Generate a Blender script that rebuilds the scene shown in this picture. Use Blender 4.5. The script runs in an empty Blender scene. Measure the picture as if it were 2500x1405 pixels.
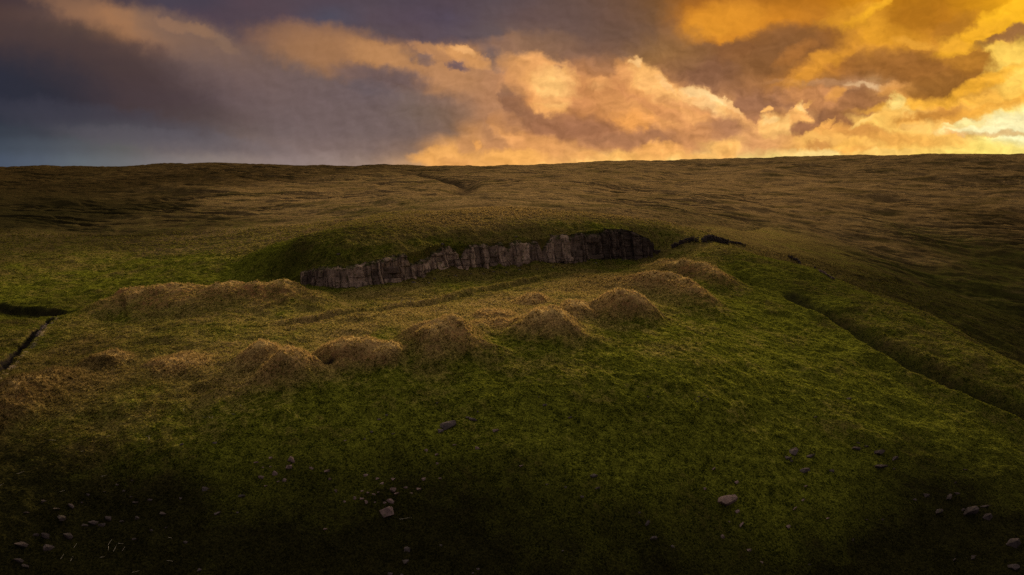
import bpy, bmesh, math, random
import numpy as np
from mathutils import Vector, Matrix

random.seed(7)
rng = np.random.default_rng(7)
R = math.radians
C = bpy.context.scene.collection
scene = bpy.context.scene

# ------------------------------------------------------------------ camera
PITCH = R(9.5)
FPX = 1250 / 0.75            # focal length in photo pixels (24 mm lens)
cam_d = bpy.data.cameras.new('camera')
cam_d.lens = 24
cam_d.sensor_width = 36
cam_d.clip_start = 0.5
cam_d.clip_end = 20000
cam = bpy.data.objects.new('camera', cam_d)
C.objects.link(cam)
cam.rotation_euler = (math.pi / 2 - PITCH, 0, 0)
scene.camera = cam
CP, SP = math.cos(PITCH), math.sin(PITCH)

def ray(px, py):
    """photo pixel -> (x/y, z/y) of its direction in the world"""
    yc = (702.5 - py) / FPX
    den = CP + yc * SP
    return ((px - 1250) / FPX) / den, (-SP + yc * CP) / den

# ------------------------------------------------------------------ exposure
scene.view_settings.view_transform = 'Standard'
scene.view_settings.look = 'None'
scene.view_settings.exposure = 0.38         # exposed for the land
EXPO = 2 ** -0.38
scene.view_settings.gamma = 1
scene.cycles.max_bounces = 4
scene.cycles.diffuse_bounces = 2
scene.cycles.use_denoising = False

# ------------------------------------------------------------------ sun and sky
SUN_AZ, SUN_EL = 14.0, 19.0
sun_d = bpy.data.lights.new('sun', 'SUN')
sun_d.energy = 5.0
sun_d.angle = R(7)
sun_d.color = (1.0, 0.72, 0.40)
sun = bpy.data.objects.new('sun', sun_d)
C.objects.link(sun)
sun_dir = Vector((math.sin(R(SUN_AZ)) * math.cos(R(SUN_EL)), math.cos(R(SUN_AZ)) * math.cos(R(SUN_EL)), math.sin(R(SUN_EL))))
sun.rotation_euler = sun_dir.to_track_quat('Z', 'Y').to_euler()
sun.location = (0, 0, 60)

def lin(c):
    return tuple(((v / 255) / 12.92 if v / 255 <= 0.04045 else ((v / 255 + 0.055) / 1.055) ** 2.4) for v in c)

def warm(p, r, g, b, py=400):
    w = min(1.0, max(0.0, (p - 950) / 350))
    if p < 1800: w *= min(1.0, max(0.0, (py - 90) / 90), 1) if p < 1650 else 1.0
    q = min(1.0, max(0.0, (224 - g) / 30))
    return lin((min(255, r * (1 + 0.36 * w * (1 - r / 255))), g * (1 + 0.26 * w * (1 - g / 255)) * (1 - 0.085 * w * q), b * (1 - 0.06 * w * q)))

class NT:
    """small helper that writes node expressions"""
    def __init__(self, tree):
        self.t = tree
    def put(self, sock, v):
        if isinstance(v, bpy.types.NodeSocket):
            self.t.links.new(v, sock)
        elif v is not None:
            try:
                sock.default_value = v
            except Exception:
                sock.default_value = tuple(v) + (1,) if len(v) == 3 else v
    def m(self, op, a, b=None, c=None, clamp=False):
        n = self.t.nodes.new('ShaderNodeMath'); n.operation = op; n.use_clamp = clamp
        for i, v in enumerate((a, b, c)):
            self.put(n.inputs[i], v)
        return n.outputs[0]
    def add(self, a, b): return self.m('ADD', a, b)
    def sub(self, a, b): return self.m('SUBTRACT', a, b)
    def mul(self, a, b): return self.m('MULTIPLY', a, b)
    def div(self, a, b): return self.m('DIVIDE', a, b)
    def rng(self, v, a, b, c=0.0, d=1.0, smooth=False):
        n = self.t.nodes.new('ShaderNodeMapRange'); n.clamp = True
        if smooth: n.interpolation_type = 'SMOOTHSTEP'
        self.put(n.inputs[0], v)
        for i, q in enumerate((a, b, c, d)): self.put(n.inputs[i + 1], q)
        return n.outputs[0]
    def mix(self, f, a, b, mode='MIX'):
        n = self.t.nodes.new('ShaderNodeMix'); n.data_type = 'RGBA'; n.blend_type = mode; n.clamp_factor = True
        self.put(n.inputs[0], f); self.put(n.inputs[6], a); self.put(n.inputs[7], b)
        return n.outputs[2]
    def xyz(self, x, y, z=0.0):
        n = self.t.nodes.new('ShaderNodeCombineXYZ')
        for i, v in enumerate((x, y, z)): self.put(n.inputs[i], v)
        return n.outputs[0]
    def sep(self, v):
        n = self.t.nodes.new('ShaderNodeSeparateXYZ'); self.put(n.inputs[0], v); return n.outputs
    def noise(self, vec, scale=1.0, detail=4, rough=0.55, dist=0.0, dim='3D', lac=2.0):
        n = self.t.nodes.new('ShaderNodeTexNoise'); n.noise_dimensions = dim
        self.put(n.inputs['Vector'], vec)
        n.inputs['Scale'].default_value = scale; n.inputs['Detail'].default_value = detail
        n.inputs['Roughness'].default_value = rough; n.inputs['Distortion'].default_value = dist
        n.inputs['Lacunarity'].default_value = lac
        return n.outputs['Fac'], n.outputs['Color']
    def ramp(self, f, stops, interp='LINEAR'):
        n = self.t.nodes.new('ShaderNodeValToRGB'); cr = n.color_ramp; cr.interpolation = interp
        stops = sorted(stops, key=lambda q: q[0])
        while len(stops) > 31:                       # a ramp holds 32 stops: drop the ones a straight line replaces best
            def loss(i):
                (p0, a), (p1, b), (p2, c) = stops[i - 1:i + 2]; q = (p1 - p0) / (p2 - p0)
                return sum(abs(b[k] - a[k] - (c[k] - a[k]) * q) for k in range(3))
            del stops[min(range(1, len(stops) - 1), key=loss)]
        while len(cr.elements) < len(stops): cr.elements.new(0.5)
        for i, (p, c) in enumerate(sorted(stops, key=lambda q: q[0])):
            cr.elements[i].position = p
        for i, (p, c) in enumerate(sorted(stops, key=lambda q: q[0])):
            cr.elements[i].color = tuple(c) + (1,)
        self.put(n.inputs[0], f)
        return n.outputs[0]
    def curve(self, f, pts, lo, hi):
        """piecewise-linear function through pts, f already in 0..1 and pts x in 0..1"""
        n = self.t.nodes.new('ShaderNodeFloatCurve'); cm = n.mapping; cu = cm.curves[0]
        pts = sorted(pts)
        while len(cu.points) < len(pts): cu.points.new(0.5, 0.5)
        for i, (x, y) in enumerate(pts):
            cu.points[i].location = (x, (y - lo) / (hi - lo)); cu.points[i].handle_type = 'VECTOR'
        cm.update()
        self.put(n.inputs['Value'], f)
        return self.add(self.mul(n.outputs[0], hi - lo), lo)

world = bpy.data.worlds.new('World')
scene.world = world
world.use_nodes = True
wt = world.node_tree
wt.nodes.clear()
W = NT(wt)
world.cycles.sampling_method = 'MANUAL'
world.cycles.sample_map_resolution = 512

# colours of the evening clouds: one line per height above the moor, (bearing, r, g, b)
SKY = {
 0: "0 72 56 58;100 78 62 62;200 92 72 68;300 78 64 70;400 74 66 78;500 72 64 76;600 84 68 76;700 84 70 78;800 82 70 80;900 84 72 80;1000 82 70 80;1100 84 70 78;1200 90 76 80;1300 96 78 78;1400 104 80 70;1500 112 80 58;1600 124 84 46;1700 140 94 40;1800 150 100 38;1900 158 106 34;2000 160 106 30;2100 186 128 28;2140 215 150 34;2200 160 110 26;2300 162 112 24;2400 196 140 28;2500 244 180 30",
 40: "0 84 64 60;100 96 74 68;200 122 90 74;290 165 115 78;340 130 98 82;400 78 66 78;500 80 66 76;600 82 68 76;700 86 70 78;800 80 76 90;900 88 74 82;1000 86 72 82;1100 84 72 84;1200 96 80 82;1300 104 82 80;1400 106 82 74;1500 116 82 60;1600 132 90 46;1700 176 116 42;1800 206 138 46;1900 190 126 40;2000 172 116 40;2100 226 162 48;2200 156 106 30;2300 168 114 32;2400 200 142 34;2440 240 178 36;2500 250 190 38",
 80: "0 76 60 58;100 86 68 62;200 100 78 66;300 152 108 76;400 142 104 80;500 128 98 82;540 80 68 78;600 80 68 76;700 86 72 76;800 116 88 78;900 92 78 82;1000 92 76 82;1100 92 78 86;1200 100 84 84;1300 124 96 84;1400 112 86 76;1500 118 86 64;1600 128 90 58;1700 176 118 48;1800 190 126 44;1900 150 104 56;2000 150 100 44;2100 206 146 50;2200 190 134 42;2300 180 124 42;2360 196 138 42;2400 236 172 44;2460 180 130 50;2500 128 98 60",
 120: "0 62 50 54;100 70 56 54;200 82 64 58;300 104 80 66;400 122 92 78;500 124 96 80;600 98 80 78;700 104 84 76;800 150 110 78;900 168 120 80;960 176 126 82;1000 140 104 84;1050 170 124 86;1100 186 134 88;1150 172 124 84;1200 104 90 92;1250 140 110 88;1300 156 118 86;1400 130 98 82;1500 128 96 74;1600 140 104 66;1700 116 86 62;1800 112 82 54;1900 112 80 54;2000 134 92 46;2060 200 140 54;2100 206 146 56;2200 206 146 52;2300 190 132 52;2350 214 154 50;2400 206 148 52;2500 250 205 90",
 160: "0 48 46 58;100 58 50 56;200 66 54 54;300 80 64 60;400 94 74 68;500 106 84 76;600 112 90 82;700 112 92 84;800 142 106 80;900 124 98 84;1000 128 100 84;1100 184 132 88;1200 136 110 94;1250 180 132 94;1300 206 148 98;1350 236 174 110;1400 170 124 88;1500 150 110 78;1560 228 162 92;1600 150 112 78;1700 110 84 66;1800 120 88 58;1900 128 92 54;1960 180 124 54;2000 196 136 54;2050 150 104 52;2100 122 88 52;2200 126 92 52;2300 150 108 50;2400 140 100 44;2450 232 172 60;2500 252 214 110",
 200: "0 46 46 60;100 52 48 56;200 62 52 56;300 72 58 60;400 84 68 66;500 98 78 74;600 112 90 86;700 112 94 90;800 112 92 86;900 100 84 86;1000 132 104 90;1100 168 124 90;1200 164 124 94;1250 190 138 96;1300 234 170 108;1350 252 192 120;1400 220 158 100;1450 200 146 92;1500 170 122 84;1550 242 178 104;1600 230 166 98;1650 190 140 90;1700 140 108 86;1800 130 98 72;1900 152 110 66;1960 160 116 62;2000 124 92 60;2100 140 110 80;2130 176 146 104;2200 122 90 54;2300 126 90 46;2400 126 92 40;2450 206 146 48;2500 252 206 90",
 240: "0 46 48 62;100 50 48 58;200 60 52 58;300 70 58 62;400 80 66 68;500 92 76 76;600 108 88 88;700 112 94 92;800 112 94 92;900 108 92 92;1000 116 98 92;1100 126 102 90;1200 170 128 96;1230 156 118 92;1260 128 100 78;1300 220 156 98;1350 246 182 108;1400 180 130 90;1500 192 136 88;1600 218 154 92;1700 246 182 112;1760 236 174 112;1800 140 106 84;1900 132 100 76;2000 124 94 72;2100 126 92 66;2160 224 164 82;2200 218 160 78;2250 180 128 58;2300 150 106 46;2400 190 136 56;2500 250 200 90",
 280: "0 48 52 68;100 52 52 66;200 58 54 64;300 68 58 66;400 80 68 74;500 92 78 82;600 108 90 92;700 112 96 94;800 116 98 94;900 116 98 92;1000 116 98 88;1100 116 96 84;1200 154 118 92;1250 120 94 76;1300 150 112 82;1350 190 138 90;1400 160 116 80;1500 198 140 84;1600 210 148 92;1700 226 164 104;1780 230 168 108;1840 150 112 84;1900 206 150 92;1950 232 174 106;2000 130 98 74;2080 150 108 70;2150 240 184 96;2200 248 194 96;2300 196 140 66;2350 232 172 84;2400 246 194 96;2450 255 228 150;2500 255 240 184",
 320: "0 56 62 78;100 62 64 78;200 72 72 82;300 84 80 86;400 90 82 90;500 98 86 92;600 110 94 96;700 116 100 98;800 120 102 98;900 122 104 98;1000 122 102 92;1100 120 98 84;1150 180 132 88;1200 172 128 90;1250 226 160 100;1300 160 118 88;1400 144 108 82;1500 192 134 82;1600 150 112 82;1700 172 126 88;1800 194 144 98;1900 240 182 112;1950 190 140 90;2000 214 156 82;2100 232 172 90;2200 248 194 98;2300 242 188 96;2400 255 230 156;2450 255 246 212;2500 255 242 208",
 360: "0 66 74 92;100 74 80 96;200 84 86 98;300 94 92 98;400 108 98 104;500 116 102 106;600 122 104 106;700 126 108 104;800 130 110 104;900 134 112 102;1000 140 112 92;1080 230 164 92;1130 204 150 90;1200 186 136 92;1300 204 148 92;1400 202 150 96;1500 180 132 92;1600 214 156 92;1700 190 140 96;1780 252 200 114;1830 206 154 104;1900 216 162 104;1960 236 180 96;2000 242 186 96;2100 246 192 98;2200 248 196 96;2300 252 208 108;2400 253 218 130;2500 253 222 142",
 400: "0 74 84 108;100 84 92 112;200 96 102 116;300 106 106 116;400 122 114 122;500 134 122 126;600 140 124 126;700 142 124 120;800 146 126 118;900 150 126 112;1000 182 142 104;1080 248 180 98;1200 236 174 100;1300 250 190 108;1400 246 188 110;1500 253 204 118;1600 253 206 120;1700 254 214 130;1800 255 218 134;1900 255 222 134;2000 255 230 146;2100 255 218 114;2200 253 210 104;2300 253 216 114;2400 253 220 124;2500 252 218 128",
}
texc = wt.nodes.new('ShaderNodeTexCoord').outputs['Generated']
dx, dy, dz = W.sep(texc)
yy = W.m('MAXIMUM', dy, 0.12)
k_ = W.div(dz, yy)
den1 = W.m('MAXIMUM', W.sub(CP, W.mul(k_, SP)), 0.1)
yc_ = W.div(W.add(SP, W.mul(k_, CP)), den1)
V0 = W.sub(702.5, W.mul(yc_, FPX))                                   # rows of the chart above
U0 = W.add(1250.0, W.mul(W.mul(W.div(dx, yy), W.add(CP, W.mul(yc_, SP))), FPX))
U0 = W.m('MINIMUM', W.m('MAXIMUM', U0, -600.0), 3100.0)
V0 = W.m('MINIMUM', W.m('MAXIMUM', V0, -900.0), 500.0)
pc = W.xyz(W.mul(U0, 0.01), W.mul(V0, 0.01), 0.0)
# billows: domain warp at two scales, then firm upper edges on the cumulus heads
_, w1 = W.noise(pc, 0.75, 3, 0.5)
_, w2 = W.noise(pc, 2.4, 4, 0.5)
w1x, w1y, _z = W.sep(w1)
w2x, w2y, _z = W.sep(w2)
right = W.rng(U0, 500, 1500, 0.35, 1.0)
U1 = W.add(U0, W.add(W.mul(W.sub(w1x, 0.5), 40.0), W.mul(W.mul(W.sub(w2x, 0.5), 56.0), right)))
V1 = W.add(V0, W.add(W.mul(W.sub(w1y, 0.5), 18.0), W.mul(W.mul(W.sub(w2y, 0.5), 34.0), right)))
ext = lambda p: (p + 250) / 3000
U0n = W.div(W.add(U0, 250.0), 3000.0)
EDGE = [(0, -60), (200, -2), (269, 18), (329, 39), (404, 55), (448, 66), (490, 70), (526, 94), (568, 103), (598, 125), (650, 150), (740, 92), (790, 68),
        (850, 80), (900, 98), (950, 112), (985, 120), (1020, 112), (1050, 107), (1075, 118), (1100, 126), (1130, 121), (1150, 136), (1175, 140), (1190, 158),
        (1212, 185), (1240, 168), (1300, 143), (1330, 148), (1365, 166), (1395, 185), (1412, 215), (1440, 196), (1470, 192), (1495, 200), (1515, 165), (1535, 158),
        (1556, 147), (1575, 165), (1600, 195), (1625, 214), (1660, 222), (1690, 226), (1705, 219), (1740, 238), (1775, 254), (1790, 275), (1830, 302),
        (1858, 296), (1875, 270), (1900, 300), (1935, 266), (1955, 250), (1975, 288), (1990, 322), (2010, 312), (2060, 308), (2100, 300), (2130, 280),
        (2170, 240), (2200, 226), (2230, 250), (2290, 262), (2420, 300)]
e_ = W.curve(U0n, [(ext(x), y) for x, y in EDGE], -100, 400)
STR = [(0, 0), (230, 0), (300, 10), (560, 10), (650, 0), (730, 0), (800, 8), (960, 12), (1180, 16), (1230, 12), (1300, 18), (1400, 20), (1450, 12), (1520, 20), (1640, 26),
       (1800, 24), (1880, 22), (1960, 22), (2100, 16), (2200, 22), (2290, 8), (2340, 0)]
s_ = W.curve(U0n, [(ext(x), y) for x, y in STR], 0, 40)
n3, _c = W.noise(pc, 5.0, 6, 0.68, 0.4)
def tier(edge, strength, seed, soft, wob, reach):
    """sharpen the cloud along an uneven edge line"""
    e = W.curve(U0n, [(ext(x), y) for x, y in edge], -100, 500)
    st = W.curve(U0n, [(ext(x), y) for x, y in strength], 0, 40)
    d = W.add(W.sub(V0, e), W.mul(W.sub(n3, 0.5), wob))
    return W.mul(st, W.mul(W.m('TANH', W.mul(d, soft)), W.m('EXPONENT', W.mul(W.m('POWER', W.m('ABSOLUTE', W.mul(d, 1 / reach)), 2.0), -1.0))))
soft = W.rng(U0, 300, 1500, 0.10, 0.34)
V2 = W.add(V1, tier(EDGE, STR, 0, soft, W.rng(U0, 250, 1500, 26, 46), 46.0))
EDGE3 = [(1600, 210), (1640, 190), (1700, 195), (1800, 215), (1880, 208), (2000, 212), (2160, 214), (2230, 226), (2300, 240), (2380, 216), (2440, 180), (2500, 150)]
STR3 = [(0, 0), (1840, 0), (1900, 8), (2150, 4), (2220, 16), (2320, 16), (2430, 16), (2500, 10)]
V2 = W.add(V2, tier(EDGE3, STR3, 2, 0.2, 34.0, 34.0))
EDGE4 = [(1560, 150), (1640, 165), (1690, 110), (1760, 112), (1820, 86), (1900, 74), (1960, 82), (2030, 108), (2060, 140), (2100, 118), (2180, 110), (2240, 124), (2330, 124), (2400, 104), (2500, 60)]
STR4 = [(0, 0), (1620, 0), (1700, 12), (1900, 14), (2010, 4), (2080, 14), (2330, 14), (2400, 14), (2500, 16)]
V2 = W.add(V2, tier(EDGE4, STR4, 3, 0.16, 50.0, 34.0))
U2n = W.div(W.add(U1, 250.0), 3000.0)
col = None
rows = sorted(SKY)
for i, py in enumerate(rows):
    st = [tuple(float(q) for q in s.split()) for s in SKY[py].split(';')]
    c = W.ramp(U2n, [(ext(p), warm(p, r, g, b * (0.93 if py >= 280 and p < 700 else 0.88 if p > 2350 and py >= 240 else 1), py)) for p, r, g, b in st], 'LINEAR')
    col = c if col is None else W.mix(W.rng(V2, rows[i - 1], py, smooth=True), col, c)
PUFFS = """
280 48 120 24 18 152 110 80 .7 .8; 330 60 60 14 24 166 118 82 .6 .8; 470 98 110 28 22 134 104 84 .7 .8; 560 150 120 40 25 118 93 83 .6 .9; 120 105 150 40 14 78 60 56 .6 .9; 300 185 210 44 16 72 58 60 .6 .9; 40 205 120 50 6 44 46 58 .6 .9; 420 60 30 9 22 152 114 88 .6 .6; 490 76 30 11 20 148 112 86 .7 .5; 550 108 26 10 30 138 108 88 .6 .6; 700 230 160 40 14 110 92 92 .5 .9; 250 300 160 24 8 70 68 80 .5 .9; 420 345 140 16 5 98 92 98 .5 .9; 820 300 150 40 10 112 94 92 .5 .9
829 128 124 34 12 162 116 80 .85 .85; 943 143 56 19 15 190 136 88 .85 .8; 1040 118 34 10 20 184 132 90 .9 .5; 1125 134 40 15 25 212 152 94 1 .35; 1167 149 28 13 25 202 146 92 .9 .4
1098 191 64 28 10 176 130 92 .8 .7; 1113 160 24 7 20 100 84 92 .9 .5; 1035 143 20 10 10 114 94 92 .7 .6; 934 185 76 17 8 102 86 88 .8 .7; 904 214 50 12 12 104 90 92 .6 .7
1250 113 40 20 0 150 112 88 .7 .6; 1248 218 26 18 0 190 140 92 .8 .4; 1218 269 38 58 -10 166 126 96 .7 .6; 1243 262 11 40 -12 112 90 80 .8 .5; 1239 314 36 24 35 234 168 104 .9 .45
1068 386 56 17 0 234 168 92 .95 .4; 1082 374 20 12 0 240 174 98 .8 .5; 1115 396 30 12 0 226 162 94 .9 .4; 1134 350 18 17 0 190 138 92 .8 .5; 1161 356 9 11 0 232 164 92 .9 .4; 1250 388 46 20 0 238 174 96 .9 .5
1330 99 66 17 5 150 112 84 .8 .6; 1365 121 46 14 10 140 106 82 .6 .6; 1276 172 44 24 25 206 152 98 .85 .5; 1285 293 66 22 0 132 100 80 .8 .5; 1252 254 22 17 0 136 102 80 .8 .5
1348 207 60 52 35 242 178 108 1 .22; 1315 158 36 22 20 228 166 104 1 .35; 1342 256 36 22 0 244 178 106 1 .3; 1354 214 32 30 0 255 200 124 .85 .8; 1361 162 11 5 30 146 108 86 .9 .5
1479 238 66 34 20 188 134 88 .75 .6; 1467 203 28 14 10 216 158 100 .95 .35; 1456 214 14 8 0 226 168 108 .8 .5; 1510 262 60 20 25 196 142 90 .7 .6
1560 167 19 24 -15 246 184 110 1 .3; 1527 177 21 21 0 212 154 98 .9 .5; 1577 192 36 25 42 252 192 114 1 .35; 1608 222 52 24 38 250 190 116 1 .35; 1658 240 52 21 18 250 190 116 1 .35; 1703 237 35 22 0 255 196 126 1 .3; 1742 255 36 21 25 255 202 136 1 .3; 1773 271 26 16 40 252 198 124 1 .35; 1803 288 30 12 35 234 176 110 .95 .4
1640 286 96 26 18 216 156 96 .85 .6; 1539 304 40 27 0 236 164 90 .9 .4; 1673 288 42 15 10 226 166 104 .8 .5; 1420 317 84 24 5 140 104 82 .9 .5; 1554 341 100 14 -4 146 110 86 .85 .55; 1763 315 44 22 0 156 118 92 .85 .5; 1690 325 40 16 0 186 136 92 .7 .6
1339 364 42 24 15 212 156 98 .85 .45; 1264 386 56 14 0 242 178 98 .9 .45; 1431 383 28 9 0 228 168 100 .85 .5; 1545 383 60 10 0 248 188 104 .9 .5; 1611 367 52 15 0 234 172 98 .9 .45; 1778 367 26 22 -30 255 194 110 1 .3; 1700 384 60 8 0 240 180 100 .7 .6
1995 239 60 22 0 188 136 90 .85 .6; 2114 262 64 32 -20 138 102 70 .9 .45; 2051 227 30 10 -30 208 150 78 .9 .4; 2069 206 120 7 2 162 128 94 .75 .7; 2129 208 40 4.5 3 204 180 136 .8 .7
1878 307 24 22 0 248 194 114 1 .3; 1926 308 34 17 -15 252 198 118 1 .3; 1947 269 11 20 15 252 194 112 1 .3; 1950 293 17 15 0 238 178 104 1 .35; 1968 296 13 8 20 244 184 106 1 .35; 1872 271 6 6 0 244 184 106 1 .4; 1963 262 18 5 -30 236 176 100 .9 .4; 1971 314 28 13 -15 138 102 76 1 .35
2012 313 26 6 -45 236 174 92 1 .35; 2027 326 32 8 -35 240 180 94 1 .35; 1989 340 38 10 0 246 190 102 .95 .4; 1994 352 24 7 0 190 138 78 .8 .5; 1995 374 50 11 0 255 214 138 .95 .5; 2069 353 38 11 -10 244 188 92 .95 .4; 2100 368 40 8 0 226 166 82 .7 .5; 2159 374 56 9 0 253 206 114 .9 .5
2183 218 32 15 0 208 152 82 .9 .4; 2225 221 19 15 0 202 148 78 .85 .4; 2308 248 130 10 -6 250 186 66 .85 .7; 2458 227 66 28 -10 250 192 84 .7 .8
2186 260 20 25 15 252 202 106 1 .28; 2198 281 32 22 0 252 204 110 1 .3; 2159 287 42 14 -22 250 196 98 1 .3; 2108 303 28 8 -15 246 188 92 1 .35; 2180 309 80 12 12 252 200 102 1 .4; 2240 290 50 9 -5 214 156 72 .8 .5; 2264 287 70 9 -12 186 134 62 .75 .5; 2225 302 26 8 0 236 174 80 .95 .4; 2228 311 17 5 0 176 128 66 .95 .4; 2279 318 54 17 8 250 200 108 1 .4; 2290 340 60 14 0 244 190 92 .8 .6; 2129 327 80 12 10 202 146 76 .85 .5; 2210 340 60 12 5 236 178 86 .7 .6
2249 165 136 34 5 138 98 50 .9 .45; 2308 213 76 26 -5 124 90 44 .9 .45; 2383 156 48 34 0 134 96 42 .9 .45; 2330 140 60 16 10 170 122 46 .6 .7
2443 130 46 14 32 254 204 88 .95 .4; 2470 168 34 42 0 255 208 96 .85 .7; 2398 203 76 12 -25 248 182 56 .85 .55; 2420 262 80 8 -14 238 172 66 .7 .6
2473 298 70 18 -5 255 234 176 .95 .6; 2420 317 80 9 0 255 238 182 .9 .6; 2353 299 34 5 -5 255 230 158 .85 .5; 2443 328 56 5 0 196 146 76 .6 .8; 2329 324 20 4 5 216 160 90 .6 .6
2443 48 100 20 -33 254 192 40 .95 .5; 2374 93 66 17 -25 242 178 46 .9 .6; 2123 27 66 9 -32 242 178 44 .9 .55; 2040 50 66 10 -25 204 144 46 .8 .7; 2144 78 76 20 10 218 156 46 .85 .6; 2234 108 42 8 12 220 160 58 .9 .45; 2323 111 32 13 10 234 172 54 .9 .45; 1995 151 66 15 -40 208 146 56 .85 .6; 2056 118 42 15 -40 204 144 52 .85 .6
2003 90 52 25 5 122 86 48 .85 .55; 1920 97 66 25 0 110 82 54 .85 .6; 1870 150 80 24 -15 112 84 56 .8 .6; 1720 175 60 24 0 112 86 70 .75 .6; 2446 90 54 8 -20 122 90 54 .95 .45; 2484 78 34 11 -20 150 114 72 .9 .5; 1941 129 40 12 -30 158 110 58 .7 .6; 1930 185 30 8 -35 184 130 60 .7 .6
1763 52 66 30 -10 212 144 46 .8 .7; 1730 70 30 14 0 214 146 48 .6 .8; 1640 120 60 30 0 142 104 64 .6 .8; 2240 40 60 30 -25 150 104 28 .7 .7; 2330 70 40 16 -30 146 104 40 .6 .7; 1450 60 120 50 0 102 80 72 .5 .8
1625 211 24 6 45 255 200 132 .85 .45; 1700 224 26 7 5 255 208 144 .9 .45; 1745 239 28 7 25 255 212 150 .9 .45; 1788 264 24 6 42 255 200 132 .85 .45; 1372 182 24 9 45 255 196 124 .75 .5; 1130 124 26 6 20 238 176 112 .85 .45; 1560 152 12 9 0 255 202 134 .85 .45; 1955 262 8 10 0 255 206 134 .85 .45; 2190 249 16 12 0 255 214 126 .85 .45; 2110 297 30 5 -20 255 204 114 .85 .45; 1880 296 14 6 0 255 206 134 .85 .45; 1600 264 70 8 24 196 138 94 .5 .7; 1680 262 60 6 14 206 148 100 .5 .7; 1345 243 40 7 0 214 150 94 .5 .7
"""
_, w3 = W.noise(pc, 5.0, 6, 0.62, 0.3)
w3x, w3y, _z = W.sep(w3)
US = W.add(U0, W.add(W.mul(W.sub(w2x, 0.5), 62.0), W.mul(W.sub(w3x, 0.5), 34.0)))
VS = W.add(V0, W.add(W.mul(W.sub(w2y, 0.5), 40.0), W.mul(W.sub(w3y, 0.5), 24.0)))
PV = W.xyz(US, VS, 1.0)
def dot(v):
    n = wt.nodes.new('ShaderNodeVectorMath'); n.operation = 'DOT_PRODUCT'
    wt.links.new(PV, n.inputs[0]); n.inputs[1].default_value = v
    return n.outputs['Value']
for q in PUFFS.replace('\n', ';').split(';'):
    if not q.strip(): continue
    cx, cy, rx, ry, an, r_, g_, b_, al, so = (float(v) for v in q.split())
    ca, sa = math.cos(R(an)), math.sin(R(an))
    a1 = dot((ca / rx, sa / rx, -(cx * ca + cy * sa) / rx))
    b1 = dot((-sa / ry, ca / ry, -(-cx * sa + cy * ca) / ry))
    r2 = W.m('MULTIPLY_ADD', a1, a1, W.mul(b1, b1))
    col = W.mix(W.rng(r2, (1 + so * 1.3 + 0.16) ** 2, max(0.0, 1 - so * 1.5 - 0.36) ** 2, 0.0, al, smooth=True), col, warm(cx, r_, g_, b_, cy) + (1,))
# fine billow relief and long slanting streaks high on the right
pe = W.xyz(W.mul(U1, 0.01), W.mul(V1, 0.014), 5.0)
na, _c = W.noise(pe, 1.9, 7, 0.58)
nb, _c = W.noise(W.xyz(W.add(W.mul(U1, 0.01), 0.10), W.add(W.mul(V1, 0.014), -0.13), 5.0), 1.9, 7, 0.58)
n4 = W.add(0.5, W.add(W.mul(W.sub(na, nb), 1.1), W.mul(W.sub(na, 0.5), 0.3)))       # billows lit from the upper right
pr = W.xyz(W.mul(W.add(W.mul(U1, 0.86), W.mul(V1, -0.5)), 0.003), W.mul(W.add(W.mul(U1, 0.5), W.mul(V1, 0.86)), 0.016), 3.0)
n5, _c = W.noise(pr, 1.0, 6, 0.6)
streak = W.mul(W.rng(U0, 1600, 2150), W.rng(V0, 300, 120))
rel = W.add(1.0, W.add(W.mul(W.mul(W.sub(n4, 0.5), 0.85), W.mul(W.rng(U0, 300, 1500, 0.10, 1.0), W.rng(V0, 60, 200, 0.45, 1.0))), W.mul(W.mul(W.sub(n5, 0.5), 0.7), streak)))
rel = W.m('MAXIMUM', rel, 0.3)
colv = W.mix(1.0, col, W.xyz(rel, W.m('POWER', rel, 1.06), W.m('POWER', rel, 1.15)), 'MULTIPLY')
# unseen sky: dusk behind broken cloud, brightened high ahead to light the land
skyn = wt.nodes.new('ShaderNodeTexSky')
skyn.sky_type = 'NISHITA'
skyn.sun_disc = False
skyn.sun_elevation = R(SUN_EL)
skyn.sun_rotation = R(SUN_AZ)
nish = W.mix(1.0, skyn.outputs[0], (0.05, 0.05, 0.05, 1), 'MULTIPLY')
n6, _c = W.noise(texc, 2.5, 5, 0.55)
high = W.mix(W.rng(dz, 0.40, 0.95, smooth=True), (2.1, 1.65, 1.08, 1), (1.6, 1.35, 1.0, 1))
over = W.mix(W.rng(n6, 0.40, 0.56, 0.35, 1.0), nish, high)
back = W.mix(W.rng(n6, 0.4, 0.6), (0.15, 0.13, 0.14, 1), (0.22, 0.18, 0.18, 1))
rest = W.mix(W.rng(dy, -0.12, 0.72, smooth=True), back, over)
inview = W.mul(W.rng(dy, 0.35, 0.62, smooth=True), W.rng(dz, 0.50, 0.27, smooth=True))
colv = W.mix(1.0, colv, (EXPO, EXPO, EXPO, 1), 'MULTIPLY')
final = W.mix(inview, rest, colv)
bg = wt.nodes.new('ShaderNodeBackground')
W.put(bg.inputs['Color'], final)
bg.inputs['Strength'].default_value = 1.0
wo = wt.nodes.new('ShaderNodeOutputWorld')
wt.links.new(bg.outputs[0], wo.inputs['Surface'])

# ------------------------------------------------------------------ the lie of the land
_tab = rng.random((256, 256)).astype(np.float32)

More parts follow.
